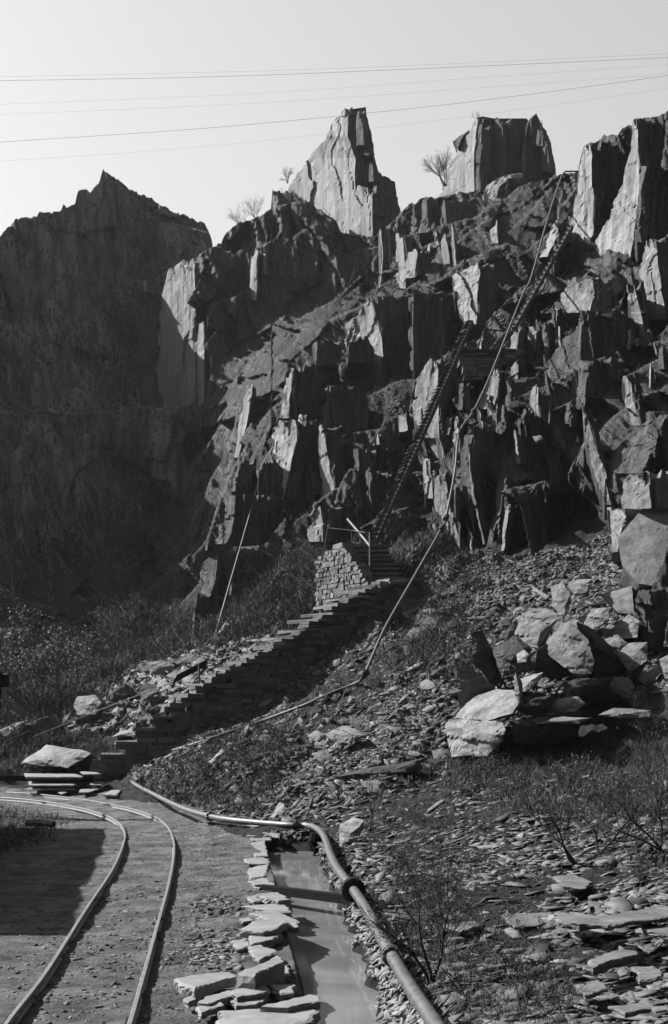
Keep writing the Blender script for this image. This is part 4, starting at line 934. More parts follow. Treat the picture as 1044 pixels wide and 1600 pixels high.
def onground(px, py, up=.05):
    q = hit(px, py)[0]; return (px, py, q[1] - .05) if q[1] == q[1] else (px, py, 31)
line('hose_pipe', [(905, 268, 56), (890, 268, 56), (878, 275, 55), (855, 345, 51), (831, 431, 46.5), (818, 458, 44.8), (790, 528, 42.6), (765, 590, 41), (740, 643, 38.8), (718, 676, 37.4), (711, 738, 36.5), (697, 809, 36), (690, 826, 35.5), (640, 914, 33), (600, 985, 31.4), (570, 1053, 30), onground(555, 1068), onground(520, 1082), onground(480, 1100), onground(400, 1130), onground(330, 1154), onground(260, 1176), onground(222, 1190)],
     .034, 'hose', 'long jointed grey hose running down the right cliff and across the scree', 'hose', 8, 4, joints=(8, 9, 11, 12, 15))
line('steel_cable', [(427, 697, 50), (410, 727, 49), (395, 785, 47), (352, 935, 42.5), (330, 1015, 40), (324, 1048, 38.5)], .014, 'cable', 'thin pale cable hanging straight down the left slope to the white slate', 'cable')
line('steel_cable', [(52, 1151, 34.5), (160, 1108, 35), (283, 1060, 36.8), (318, 1040, 37.5)], .014, 'cable', 'slack thin cable crossing in front of the rubble heap', 'cable')
line('steel_cable', [(184, 1137, 34.3), (230, 1112, 34.7), (283, 1078, 36)], .008, 'cable', 'shorter thin cable below the slack one on the rubble heap', 'cable')
line('steel_cable', [(555, 420, 72), (547, 440, 69), (520, 487, 63), (495, 528, 56.8)], .016, 'iron', 'thin wire slanting down to the dark block in the middle cliff', 'wire')
line('steel_cable', [(594, 358, 71), (598, 400, 70), (593, 450, 67)], .014, 'cable', 'thin wire hanging right of the tallest pinnacle', 'wire')
line('steel_cable', [(645, 440, 60), (646, 600, 52)], .008, 'iron', 'thin vertical wire hanging in the middle cliff', 'wire')
for pts, r, lab in [
    ([(-80, 127), (0, 126), (330, 120), (640, 108), (1044, 90), (1120, 86)], .016, 'upper dark overhead cable across the whole sky'),
    ([(-80, 121), (0, 120), (500, 108), (1044, 84), (1120, 80)], .007, 'faint topmost overhead wire just above the upper dark cable'),
    ([(-80, 228), (0, 222), (300, 202), (540, 180), (760, 156), (1044, 118), (1120, 106)], .016, 'lower dark overhead cable passing behind the pinnacle top'),
    ([(-80, 165), (0, 163), (400, 146), (740, 122), (1044, 101), (1120, 95)], .006, 'faint overhead wire between the two dark cables, the upper of two'),
    ([(-80, 181), (0, 179), (400, 161), (740, 138), (1044, 116), (1120, 110)], .006, 'faint overhead wire between the two dark cables, the lower of two'),
    ([(-80, 256), (0, 252), (330, 228), (700, 186), (1044, 138), (1120, 128)], .006, 'faintest low overhead wire just above the left peak'),
    ]:
    line('overhead_cable', [(a, b, 88) for a, b in pts], r * .8, 'cable', lab, 'overhead cable', 4, 6)

# ------------------------------------------------------------------ stone stairs
def jit(a): return random.uniform(-a, a)
def stone_box(bm, c, hx, hy, hz, yaw=0, j=.012):
    ca, sa = math.cos(yaw), math.sin(yaw)
    v = box(bm, c, (hx * ca, hx * sa, 0), (-hy * sa, hy * ca, 0), (0, 0, hz))
    for q in v: q.co += Vector((jit(j), jit(j), jit(j)))
foot = P(148, 1196, 31.6); topp = P(585, 908, 35.0)
st = root('stone_staircase', tuple(foot.tolist()), 'dry-stone slate staircase climbing from the track up to the right', 'staircase')
NS = 21
path = crom([P(150, 1196, 31.7), P(200, 1158, 31.8), P(262, 1110, 32.0), P(330, 1062, 32.4), P(430, 1008, 33.0), P(490, 968, 33.6), P(560, 925, 34.3), P(600, 905, 34.8)], 12)
seg = np.concatenate([[0], np.cumsum(np.linalg.norm(np.diff(path[:, :2], axis=0), axis=1))])
def onpath(s):
    return np.array([np.interp(s, seg, path[:, k]) for k in range(3)])
bmw = bmesh.new()
for i in range(NS):
    s0 = seg[-1] * i / NS; s1 = seg[-1] * (i + 1) / NS
    a = onpath(s0); b = onpath(s1); d = b - a; yaw = math.atan2(d[1], d[0]); run = math.hypot(d[0], d[1])
    cxy = (a + b) / 2; wid = .62
    nrm = np.array([-math.sin(yaw), math.cos(yaw), 0])
    ce = cxy + np.array([.10, wid + jit(.03), 0]); ce[0] += jit(.03)
    bm = bmesh.new()
    th = .035 + jit(.008); z = b[2] + jit(.02)
    stone_box(bm, (ce[0] - .03, ce[1], z - th), run / 2 + .04 + abs(jit(.08)), wid + .03 + jit(.05), th, yaw + jit(.10), .022)
    for q in range(2):        # the riser: stone blocks under the tread, their ends bare on the left
        hh = .034 + jit(.006)
        for m_ in range(3):
            stone_box(bm, (ce[0] - .02 + jit(.03) - q * .01, ce[1] + (m_ - 1) * wid * .66, z - 2 * th - hh * (2 * q + 1)), run / 2 + .02 + jit(.03), wid * .32, hh - .003, yaw + jit(.06), .010)
    part('step', bm_mesh('step', bm, M['step']), st)
zc = foot[2] - 1.0
while zc < path[-1][2] + .1:       # one coursed wall under the whole flight
    h = random.uniform(.035, .065); sx = -.1 + random.uniform(-.2, 0)
    while sx < seg[-1]:
        l = random.uniform(.09, .26); sm = sx + l
        i_ = min(max(int((sx + .0) / seg[-1] * NS), 0), NS - 1)
        zt = onpath(seg[-1] * (i_ + 1) / NS)[2] - .10
        a = onpath(max(sm, 0)); b = onpath(max(sm, 0) + .1); yaw = math.atan2(b[1] - a[1], b[0] - a[0]) if sm + .1 < seg[-1] else 0
        if zc + 2 * h < zt + .03 and zc > float(gz(a[0], a[1])) - .5:
            stone_box(bmw, (a[0], a[1] + .20 + jit(.022), zc + h), l - .005, .2, h - .004, yaw + jit(.03), .009)
            if zc + 4 * h > zt - .25: stone_box(bmw, (a[0], a[1] + .8, zc + h), l - .004, .45, h - .004, yaw, .009)
        sx += 2 * l
    zc += 2 * h
part('side_wall', bm_mesh('side_wall', bmw, M['wall']), st)
# upper flight turning away from the camera, with its lit retaining wall
up = root('stone_staircase', tuple(P(600, 905, 35.4).tolist()), 'upper flight of dark slate steps above a lit dry-stone wall', 'staircase')
NU = 9
for i in range(NU):
    t = i / (NU - 1); xl = 578 + (541 - 578) * t; xr = 632 + (602 - 632) * t; y = 908 + (851 - 908) * t; Y = 35.1 + 2.4 * t
    a = P(xl, y, Y); b = P(xr, y, Y)
    bm = bmesh.new(); stone_box(bm, ((a[0] + b[0]) / 2, Y + .25, a[2] - .035), (b[0] - a[0]) / 2 + .05 + jit(.02), .28, .032, jit(.03), .012)
    part('step', bm_mesh('step', bm, M['step']), up)
    bm = bmesh.new()
    n = 3
    for k in range(n):
        stone_box(bm, (a[0] + (b[0] - a[0]) * (k + .5) / n, Y + .32, a[2] - .12), (b[0] - a[0]) / 2 / n - .01, .22, .048, jit(.03), .01)
    part('riser', bm_mesh('riser', bm, M['wall']), up)
bmw = bmesh.new()
A = P(579, 905, 35.0); B = P(503, 870, 37.6)
dirv = (B - A); dirv[2] = 0; Lw = np.linalg.norm(dirv); dirv /= Lw; yaw = math.atan2(dirv[1], dirv[0])
ztop0 = P(579, 905, 35)[2]; ztop1 = P(541, 849, 36.6)[2]; 
zlo = P(540, 960, 36)[2]
z = zlo
while z < ztop1 + .05:
    h = random.uniform(.045, .075); s = random.uniform(-.15, 0)
    while s < Lw:
        l = random.uniform(.04, .15); sm = s + l; fr = sm / Lw
        # top of the wall climbs in steps to the landing, then falls a little
        zt = ztop0 + (ztop1 - ztop0) * min(1, fr / .5) if fr < .5 else ztop1 - (fr - .5) * .6
        zb = zlo + .55 * max(0, fr - .3)
        if z + h < zt and z > zb - .2:
            cpt = A + dirv * sm
            stone_box(bmw, (cpt[0] + jit(.015), cpt[1] + .05 + jit(.035), z + h), l - .004, .14, h - .004, yaw + jit(.16), .016)
        s += 2 * l
    z += 2 * h
part('retaining_wall', bm_mesh('retaining_wall', bmw, M['wall']), up)
bmw = bmesh.new()
for k in range(14):      # slabs of the landing below the flight
    t = k / 13; x = 570 + 75 * t; y = 921 - 18 * t
    a = P(x, y, 34.9 - .1 * t); stone_box(bmw, (a[0], a[1], a[2] - .03 - .03 * (k % 2)), .16, .3, .022, jit(.2), .012)
    for q in range(6):
        stone_box(bmw, (a[0] + jit(.03), a[1] + .12, a[2] - .16 - .13 * q), .10, .2, .055, jit(.1), .012)
part('landing', bm_mesh('landing', bmw, M['wall']), up)

def rod(name, a, b, r, mat, label, cat='post'):
    bm = bmesh.new(); tube(bm, [P(*a), (P(*a) + P(*b)) / 2 + np.array([.01, 0, 0]), P(*b)], r, 6)
    me = bm_mesh(name, bm, M[mat]); return tag(link(name, me, base=base_of(me)), label, cat)
rl = root('handrail', tuple(P(550, 850, 36.8).tolist()), 'thin iron handrail at the top of the upper flight', 'handrail')
for q in [((512, 826, 37.2), (505, 868, 37.2)), ((550, 828, 36.9), (550, 856, 36.9)), ((578, 832, 36.2), (578, 905, 35.4))]:
    bm = bmesh.new(); tube(bm, [P(*q[0]), P(*q[1])], .022, 6); part('post', bm_mesh('post', bm, M['iron']), rl)
bm = bmesh.new(); tube(bm, crom([P(512, 825, 37.2), P(550, 829, 36.9), P(578, 833, 36.6), P(622, 831, 37)], 4).tolist(), .018, 6); part('rail', bm_mesh('rail', bm, M['iron']), rl)
rod('wooden_pole', (543, 811, 37.5), (578, 853, 36.2), .028, 'woodp', 'pale thin pole leaning across the top of the upper steps', 'pole')
rod('iron_post', (465, 935, 34.2), (469, 986, 34.2), .024, 'iron', 'short iron post standing on the middle of the staircase')
rod('iron_post', (311, 1038, 33.4), (311, 1100, 33.3), .024, 'iron', 'iron post standing beside the lower part of the staircase')

# steep flight up the cliff, platform, second flight
def steep(A, B, n, w, label, side=-1, smat='step'):
    A = Vector(A.tolist()); B = Vector(B.tolist()); d = B - A
    o = root('stone_staircase', tuple(A), label, 'staircase')
    bm = bmesh.new(); dn = d.normalized(); s = dn.cross(Vector((0, 0, 1))).normalized(); u = s.cross(dn)
    m = 5
    for k in range(m):
        c0 = A + d * ((k + .5) / m)
        box(bm, c0 - u * .05 + s * jit(.01), dn * d.length / m * .5, s * (w * .62), u * (.075 + jit(.006)))
    part('stringer', bm_mesh('stringer', bm, M['boulder_dark']), o)
    for k in range(n):
        c0 = A + d * ((k + .5) / n) + Vector((jit(.01), 0, jit(.008)))
        bm = bmesh.new()
        ax = Vector((w * .62, -.02, .0)) ; ax.rotate(Matrix.Rotation(math.radians(-30 + jit(9)), 3, 'Y'))
        v = box(bm, c0 + Vector((side * w * .55, 0, .04)), ax, (0, .06, 0), (0, 0, .012))
        for q in v: q.co += Vector((jit(.01), jit(.01), jit(.006)))
        part('step', bm_mesh('step', bm, M[smat]), o)
    return o
steep(P(583, 845, 37.6), P(735, 501, 43.6), 58, .15, 'steep narrow flight of slate steps rising up the cliff face from the upper flight')
steep(P(768, 550, 43.7), P(797, 517, 44.4), 9, .15, 'short toothed flight just above the stone platform')
steep(P(802, 512, 44.8), P(893, 352, 50.5), 22, .09, 'uppermost dark flight climbing beside the hose to the ridge', smat='boulder_dark')
pl = root('stone_platform', tuple(P(760, 590, 43.9).tolist()), 'dark dry-stone platform at the head of the steep flight', 'platform')
bm = bmesh.new(); z0 = P(760, 592, 43.6)[2]; z1 = P(760, 549, 43.6)[2]; z = z1; k = 0
while z > z0:
    h = random.uniform(.04, .07); f = (z1 - z) / (z1 - z0)
    x0 = P(717, 550, 43.6)[0] + .1 * f + jit(.06); x1 = P(803 - 52 * f, 550, 43.6)[0] + jit(.05); x = x0
    while x < x1:
        l = random.uniform(.12, .3); stone_box(bm, (x + l, 43.8 + jit(.03), z - h), l - .006, .4, h - .005, jit(.03), .012); x += 2 * l
    z -= 2 * h
part('wall', bm_mesh('wall', bm, M['wall']), pl)
bm = bmesh.new(); a = P(714, 549, 43.4); b = P(806, 551, 43.4); stone_box(bm, ((a[0] + b[0]) / 2, 43.8, a[2] + .02), (b[0] - a[0]) / 2, .5, .03, 0, .01); part('top_slab', bm_mesh('top_slab', bm, M['boulder_dark']), pl)
for q, r_ in [(((688, 542, 43.9), (748, 546, 43.9)), .03), (((732, 512, 44), (795, 518, 44.4)), .026), (((747, 540, 43.9), (747, 549, 43.9)), .03)]:
    bm = bmesh.new(); tube(bm, [P(*q[0]), P(*q[1])], r_, 6); part('bar', bm_mesh('bar', bm, M['iron']), pl)
bm = bmesh.new(); a = Vector(P(274, 1061, 35.6).tolist()); b = Vector(P(322, 1036, 36.6).tolist()); box(bm, (a + b) / 2, (b - a) / 2, (.0, .12, .0), (.05, 0, .10))
me = bm_mesh('timber_beam', bm, M['wood']); tag(link('timber_beam', me, base=base_of(me)), 'dark squared timber lying on top of the rubble heap', 'beam')

# ------------------------------------------------------------------ hut left of the frame and its post
hut = root('stone_hut', (-7.5, 17, 0), 'low stone hut left of the track with a slate lean-to roof', 'hut')
E1 = np.array([-6.35, 21.9]); E2 = np.array([-5.05, 12.1]); n_ = np.array([-3.6, -.45])
bm = bmesh.new()
lo_ = [(*E2, 0), (*E1, 0), (*(E1 + n_ * .95), 0), (*(E2 + n_), 0)]
vs = [bm.verts.new(q) for q in lo_]; vt = [bm.verts.new((q[0], q[1], 2.25 if i < 2 else 1.7)) for i, q in enumerate(lo_)]
for i in range(4): bm.faces.new((vs[i], vs[(i + 1) % 4], vt[(i + 1) % 4], vt[i]))
bm.faces.new(vt)
part('wall', bm_mesh('wall', bm, M['wall']), hut)
bm = bmesh.new(); ct = (E1 + E2) / 2 + n_ / 2; q = [(*(E2 + [.12, -.15]), 2.38), (*(E1 + [.12, .15]), 2.38), (*(E1 + n_ + [-.1, .1]), 1.8), (*(E2 + n_ + [-.1, -.1]), 1.8)]
e_ = []
for i in range(15):       # ragged eave
    t = i / 14; e_.append((q[0][0] + (q[1][0] - q[0][0]) * t + jit(.05), q[0][1] + (q[1][1] - q[0][1]) * t, q[0][2]))
q = e_ + q[2:]
a = [bm.verts.new(p) for p in q]; b = [bm.verts.new((p[0], p[1], p[2] + .08)) for p in q]
bm.faces.new(a[::-1]); bm.faces.new(b)
for i in range(len(q)): bm.faces.new((a[i], a[(i + 1) % len(q)], b[(i + 1) % len(q)], b[i]))
part('roof', bm_mesh('roof', bm, M['boulder_dark']), hut)
po = root('timber_post', (float(P(-9, 1100, 24)[0]), 24, 0), 'dark timber post with a short crossbar at the left edge of the photo', 'post')
bm = bmesh.new(); a = P(-9, 1100, 24); box(bm, (a[0], 24, 1.15), (.09, 0, 0), (0, .09, 0), (0, 0, 1.2)); part('upright', bm_mesh('upright', bm, M['wood']), po)
bm = bmesh.new(); a = P(-8, 1064, 24); box(bm, (a[0], 23.98, a[2]), (.22, 0, 0), (0, .12, 0), (0, 0, .10)); box(bm, (a[0] - .05, 23.98, a[2] - .15), (.13, 0, 0), (0, .1, 0), (0, 0, .06)); part('crossbar', bm_mesh('crossbar', bm, M['wood']), po)

# ------------------------------------------------------------------ loose slate
def sample(poly, n):
    xs = [p[0] for p in poly]; ys = [p[1] for p in poly]; X = []; Y = []; c_ = 0
    while c_ < n:
        x = rng.uniform(min(xs), max(xs), n); y = rng.uniform(min(ys), max(ys), n); m = in_poly(x, y, poly); X.append(x[m]); Y.append(y[m]); c_ += m.sum()
    return np.concatenate(X)[:n], np.concatenate(Y)[:n]
def gnormal(p):
    e = .25
    zx = (gz(p[:, 0] + e, p[:, 1]) - gz(p[:, 0] - e, p[:, 1])) / (2 * e); zy = (gz(p[:, 0], p[:, 1] + e) - gz(p[:, 0], p[:, 1] - e)) / (2 * e)
    n = np.stack([-zx, -zy, np.ones(len(p))], -1); return n / np.linalg.norm(n, axis=1, keepdims=True)
def flakes(p, size, tilt=.35, thick=.12, nrm=None, lift=.3, asp=1.9, K=4):
    """irregular flat chips: verts, faces for one mesh"""
    n = len(p)
    if nrm is None: nrm = np.tile([0, 0, 1.], (n, 1))
    nrm = nrm + rng.normal(0, tilt, (n, 3)); nrm /= np.linalg.norm(nrm, axis=1, keepdims=True)
    a = rng.uniform(0, 6.283, n); t = np.stack([np.cos(a), np.sin(a), 0 * a], -1)
    t -= (t * nrm).sum(1, keepdims=True) * nrm; t /= np.linalg.norm(t, axis=1, keepdims=True); b = np.cross(nrm, t)
    ang = (np.arange(K)[None] + rng.uniform(-.42, .42, (n, K))) * 6.283 / K
    rad = rng.uniform(.5, 1.15, (n, K)) * size[:, None]
    as_ = rng.uniform(1, asp, (n, 1))
    u = np.cos(ang) * rad * as_; v = np.sin(ang) * rad / as_ ** .5
    th = size * thick * rng.uniform(.5, 1.6, n)
    ring = p[:, None] + t[:, None] * u[..., None] + b[:, None] * v[..., None] + nrm[:, None] * (th * lift)[:, None, None]
    topv = ring + nrm[:, None] * th[:, None, None] * .5 ; botv = p[:, None] + (ring - p[:, None]) * 1.04 - nrm[:, None] * th[:, None, None] * .5
    Vv = np.concatenate([topv, botv], 1).reshape(-1, 3)
    o_ = (np.arange(n) * 2 * K)[:, None]
    F = []
    q = np.arange(K); side = np.stack([q, (q + 1) % K, (q + 1) % K + K, q + K], -1)
    F.append((o_[:, :, None] + side[None]).reshape(-1, 4)[:, ::-1])
    cap = np.array([[0, 1, 2, 3], [0, 3, 4, 5]]) if K == 6 else np.array([[0, 1, 2, 3]])
    F.append((o_[:, :, None] + cap[None]).reshape(-1, 4)); F.append((o_[:, :, None] + (cap[:, ::-1] + K)[None]).reshape(-1, 4))
    return Vv, np.concatenate(F)
def scatter(name, poly, n, smin, smax, mat, label, cat, tilt=.35, thick=.12, dens=None, pw=2.2, nrmw=1.0, ymax=60):
    x, y = sample(poly, n); p = hit(x, y); ok = ~np.isnan(p[:, 0]); ok &= p[:, 1] < ymax
    p = p[ok]
    ok = channel(p[:, 0], p[:, 1]) < .3; p = p[ok]
    if dens is not None:
        m = rng.random(len(p)) < dens(p); p = p[m]
    s = smin + (smax - smin) * rng.random(len(p)) ** pw
    nn = gnormal(p) * nrmw + np.array([0, 0, 1 - nrmw])
    k = len(p) // 3
    Vv, F = flakes(p[:k], s[:k], tilt, thick, nn[:k], K=6); V2, F2 = flakes(p[k:], s[k:], tilt, thick, nn[k:], K=4)
    F = np.concatenate([F, F2 + len(Vv)]); Vv = np.concatenate([Vv, V2])
    return stuff(link(name, mesh_np(name, Vv, F, M[mat])), label, cat)
bank = [(500, 1300), (560, 1235), (700, 1215), (1200, 1200), (1250, 1720), (760, 1720), (640, 1560), (585, 1450), (545, 1370), (520, 1330)]
mid = [(205, 1215), (190, 1205), (330, 1122), (480, 1040), (560, 985), (610, 950), (660, 900), (720, 950), (700, 1100), (700, 1225), (560, 1250), (500, 1300), (440, 1285), (330, 1272), (240, 1240)]
def bare(p):       # patches of earth and weed between the slates
    v = fbm(np.stack([p[:, 0] * .9, p[:, 1] * .5, p[:, 0] * 0], -1), 3, 31)
    return np.clip(.75 + v * 1.6, .12, 1)
scatter('loose_slate', bank, 26000, .010, .075, 'chip', 'loose broken slate covering the right bank', 'scree', .20, .10, bare, 3.0)
scatter('loose_slate', bank, 3000, .04, .12, 'chip', 'larger broken slates lying flat over the right bank', 'scree', .12, .08, bare, 2.0)
scatter('scree_slope', mid, 34000, .02, .085, 'chip_dark', 'scree of slate fragments below the staircase', 'scree', .32, .12, lambda p: np.clip(.55 + 1.7 * fbm(np.stack([p[:, 0] * .7, p[:, 1] * .35, p[:, 0] * 0], -1), 3, 61), .15, 1), 2.8)
scatter('scree_slope', mid, 420, .07, .17, 'chip', 'bigger fragments on the scree below the staircase', 'scree', .45, .14, None, 2.2)
scatter('rubble_heap', [(95, 1120), (150, 1080), (210, 1040), (300, 1005), (345, 985), (360, 1010), (420, 990), (440, 1010), (330, 1065), (240, 1125), (200, 1150), (140, 1150)], 7000, .03, .18, 'chip', 'heap of broken slate left of the staircase', 'rubble', .5, .2, None, 2.6)
scatter('rubble_heap', [(150, 1080), (210, 1040), (300, 1005), (345, 985), (360, 1010), (380, 1005), (330, 1060), (240, 1120), (200, 1120)], 420, .04, .15, 'chip_pale', 'whitish broken slate scattered on the heap left of the staircase', 'rubble', .5, .2, None, 2.2)
scatter('loose_slate', [(540, 1400), (560, 1390), (590, 1440), (620, 1500), (665, 1570), (720, 1680), (640, 1680), (602, 1600), (562, 1490), (540, 1440)], 2400, .012, .05, 'chip_pale', 'pale small chips lining the right edge of the water', 'scree', .4, .2, None, 2.0)
scatter('loose_slate', [(490, 1322), (505, 1318), (545, 1370), (552, 1400), (525, 1400), (505, 1360)], 500, .02, .06, 'chip', 'chips along the far right edge of the water', 'scree', .5, .2, None, 2.0)
scatter('loose_slate', [(420, 1300), (500, 1300), (500, 1330), (420, 1318)], 350, .02, .07, 'chip', 'chips at the head of the drain under the pipe', 'scree', .5, .2)
scatter('loose_slate', [(680, 1000), (720, 930), (840, 905), (960, 880), (1060, 920), (1060, 1080), (900, 1100), (700, 1190), (680, 1150)], 6000, .03, .14, 'chip_dark', 'broken slate filling the gaps of the boulder pile', 'scree', .4, .18, None, 2.5)
scatter('loose_slate', [(680, 860), (740, 850), (800, 870), (900, 850), (960, 830), (1080, 850), (1080, 930), (960, 915), (830, 940), (700, 960)], 10000, .02, .09, 'chip_dark', 'slate rubble at the foot of the dark cliff', 'scree', .4, .18, None, 2.5)
scatter('loose_slate', [(620, 900), (660, 830), (700, 870), (720, 940), (660, 1000)], 2600, .03, .12, 'chip_dark', 'slate rubble on the slope right of the staircase', 'scree', .5, .2, None, 2.5)
pathp = [(-100, 1252), (150, 1262), (300, 1280), (380, 1290), (385, 1350), (400, 1400), (380, 1440), (395, 1480), (360, 1520), (300, 1660), (-100, 1700)]
scatter('path_grit', pathp, 20000, .004, .026, 'chip', 'grit and small chips strewn over the track bed', 'gravel', .2, .25, lambda p: np.clip(.5 + 1.5 * fbm(np.stack([p[:, 0] * 1.5, p[:, 1], p[:, 0] * 0], -1), 3, 8), .08, 1), 5)
scatter('path_grit', [(300, 1400), (395, 1400), (380, 1440), (395, 1480), (370, 1520), (310, 1530), (270, 1500), (300, 1450)], 1300, .01, .045, 'chip', 'small chips beside the slabs of the drain', 'gravel', .25, .2, lambda p: np.clip(.3 + 1.8 * fbm(np.stack([p[:, 0] * 2.5, p[:, 1] * 1.2, p[:, 0] * 0], -1), 3, 18), 0, 1), 3)
# crumbs added along the lower left cliff's lip, pale to draw its sunlit rim
lip = gA2[0][rng.integers(0, gA2.shape[1], 500)] + rng.normal(0, .25, (500, 3)) * [1, 1, .15]
Vv, F = flakes(lip, .04 + .22 * rng.random(500) ** 3, .5, .25)
stuff(link('ledge_rubble', mesh_np('ledge_rubble', Vv, F, M['chip_pale'])), 'crumbs of slate along the lip of the lower left cliff, pale for its sunlit rim', 'rubble')
# three hundred single slates
protos = []
for k in range(10):
    s = np.array([1.0]); Vv, F = flakes(np.zeros((1, 3)), s, .01, .11, None, 0, 1.9, 6 if k % 2 else 4)
    me = mesh_np('slate_piece', Vv, F, M['chip']); protos.append(me)
areas = [(bank, 220, .06, .16, 'flat broken slate lying loose on the right bank', 'loose slates on the right bank'), (mid, 60, .09, .2, 'angular slate lying loose on the scree below the staircase', 'loose slates on the middle scree'),
         (pathp, 18, .03, .06, 'small flat slate lying on the trodden path', 'small slates on the path')]
cnt = 0
for poly, n, s0, s1, lab, grp in areas:
    x, y = sample(poly, n); p = hit(x, y); ok = ~np.isnan(p[:, 0]); p = p[ok]; p = p[channel(p[:, 0], p[:, 1]) < .2]; nn = gnormal(p)
    for q, nv in zip(p, nn):
        o = bpy.data.objects.new('slate_piece', protos[cnt % 10]); COL.objects.link(o); cnt += 1
        s = s0 + (s1 - s0) * random.random() ** 2
        o.location = (q[0], q[1], q[2] + s * .10)
        v = Vector(nv.tolist()) + Vector((random.gauss(0, .16), random.gauss(0, .16), 0)); v.normalize()
        o.rotation_euler = (v.to_track_quat('Z', 'Y').to_matrix() @ Matrix.Rotation(random.uniform(0, 6.28), 3, 'Z')).to_euler()
        o.scale = (s, s * random.uniform(.7, 1), s)
        tag(o, lab, 'slate', grp)

# ------------------------------------------------------------------ grass, weeds, scrub
def blades(p, h, lean=.5, w=.004, nseg=1):
    lean = lean * 1.9; w = w * .62; n = len(p); h = h * rng.uniform(.3, 1.0, n); a = rng.uniform(0, 6.283, n); l = rng.normal(0, lean, (n, 2)) * h[:, None]
    sx = np.stack([np.cos(a), np.sin(a), 0 * a], -1) * (w if np.isscalar(w) else w[:, None])
    tip = p + np.stack([l[:, 0], l[:, 1], h], -1); mid_ = p + np.stack([l[:, 0] * .3 + rng.normal(0, .12, n) * h, l[:, 1] * .3, h * .6], -1)
    Vv = np.stack([p - sx, p + sx, mid_ + sx * .8, mid_ - sx * .8, tip + sx * .2, tip - sx * .2], 1).reshape(-1, 3)
    o_ = (np.arange(n) * 6)[:, None]
    F = np.concatenate([o_ + np.array([[0, 1, 2, 3]]), o_ + np.array([[3, 2, 4, 5]])])
    return Vv, F
def leaves(p, s):
    n = len(p); nrm = rng.normal(0, 1, (n, 3)); nrm /= np.linalg.norm(nrm, axis=1, keepdims=True)
    t = np.cross(nrm, rng.normal(0, 1, (n, 3))); t /= np.linalg.norm(t, axis=1, keepdims=True); b = np.cross(nrm, t)
    s = s[:, None]
    Vv = np.stack([p - t * s, p + b * s * .5, p + t * s, p - b * s * .5], 1).reshape(-1, 3)
    return Vv, np.arange(4 * n).reshape(-1, 4)
def grass(name, poly, n, h0, h1, mat, label, lean=.5, w=.004, clump=6, spread=.06, dens=None, cat='grass'):
    x, y = sample(poly, n // clump); p = hit(x, y); p = p[~np.isnan(p[:, 0])]; p = p[channel(p[:, 0], p[:, 1]) < .2]
    if dens is not None: p = p[rng.random(len(p)) < dens(p)]
    p = np.repeat(p, clump, 0); sp = spread * (p[:, 1:2] / 12) ** .5
    p[:, :2] += rng.normal(0, 1, (len(p), 2)) * sp; p[:, 2] = gz(p[:, 0], p[:, 1]) - .01
    h = rng.uniform(h0, h1, len(p))
    Vv, F = blades(p, h, lean, w * (p[:, 1] / 10) ** .7)
    k = len(p) // 2; lp = p[:k] + np.stack([rng.normal(0, .3, k) * h[:k], rng.normal(0, .3, k) * h[:k], rng.uniform(.1, .9, k) * h[:k]], -1)
    V2, F2 = leaves(lp, rng.uniform(.4, 1.2, k) * w * 1.8 * (lp[:, 1] / 10) ** .7); F = np.concatenate([F, F2 + len(Vv)]); Vv = np.concatenate([Vv, V2])
    return stuff(link(name, mesh_np(name, Vv, F, M[mat])), label, cat)
inv = lambda p: 1 - .85 * bare(p)
grass('grass', [(560, 1290), (700, 1230), (760, 1330), (700, 1440), (900, 1560), (900, 1700), (740, 1700), (600, 1450)], 12000, .03, .11, 'grass', 'dry grass and weeds growing through the slate beside the pipe', .45, .0035)
grass('weeds', [(640, 1190), (760, 1170), (1150, 1160), (1150, 1270), (900, 1290), (700, 1240)], 12000, .05, .26, 'grass', 'dark tangled weeds in front of the boulder pile', .35, .004, 8, .12, cat='weeds')
grass('weeds', [(880, 1200), (1200, 1200), (1200, 1420), (960, 1360)], 4500, .05, .2, 'grass', 'thin weeds among the slates at the right edge', .4, .0035, 6, .12, cat='weeds')
grass('grass', bank, 8000, .02, .09, 'grass', 'sparse grass between the slates of the bank', .5, .0035, 5, .08, inv)
grass('grass', [(270, 1285), (380, 1290), (390, 1400), (370, 1500), (270, 1590), (230, 1600), (270, 1400)], 11000, .008, .03, 'grass', 'short thin turf between the track and the drain', .7, .0035, 6, .05)
grass('grass', [(330, 1165), (480, 1085), (600, 1000), (700, 1040), (700, 1220), (480, 1260)], 9000, .04, .18, 'grass', 'scattered dry tufts on the open scree', .5, .005, 6, .12, lambda p: np.clip(.3 - 1.7 * fbm(np.stack([p[:, 0] * .7, p[:, 1] * .35, p[:, 0] * 0], -1), 3, 61), .05, 1))
grass('grass', [(200, 1222), (330, 1160), (420, 1128), (470, 1150), (420, 1270), (330, 1270), (240, 1240)], 10000, .06, .22, 'grass', 'tufts growing on the scree near the end of the pipe', .5, .005, 6, .12)
grass('grass', [(0, 1260), (110, 1283), (60, 1320), (-150, 1380), (-150, 1240)], 9000, .05, .18, 'grass', 'dark grass in the shadow inside the curve of the track', .5, .004, 6, .1)
grass('scrub', [(-100, 1160), (0, 1100), (120, 1060), (250, 990), (330, 960), (420, 890), (560, 860), (540, 930), (430, 990), (330, 1010), (200, 1050), (100, 1120), (20, 1180)], 26000, .15, .7, 'grass', 'rank scrub on the slopes behind the rubble heap', .5, .007, 8, .25, cat='scrub')
grass('scrub', [(620, 830), (700, 830), (740, 930), (720, 1060), (640, 1050), (620, 960)], 7000, .1, .4, 'grass', 'dry scrub on the slope right of the staircase', .5, .006, 8, .2, cat='scrub')
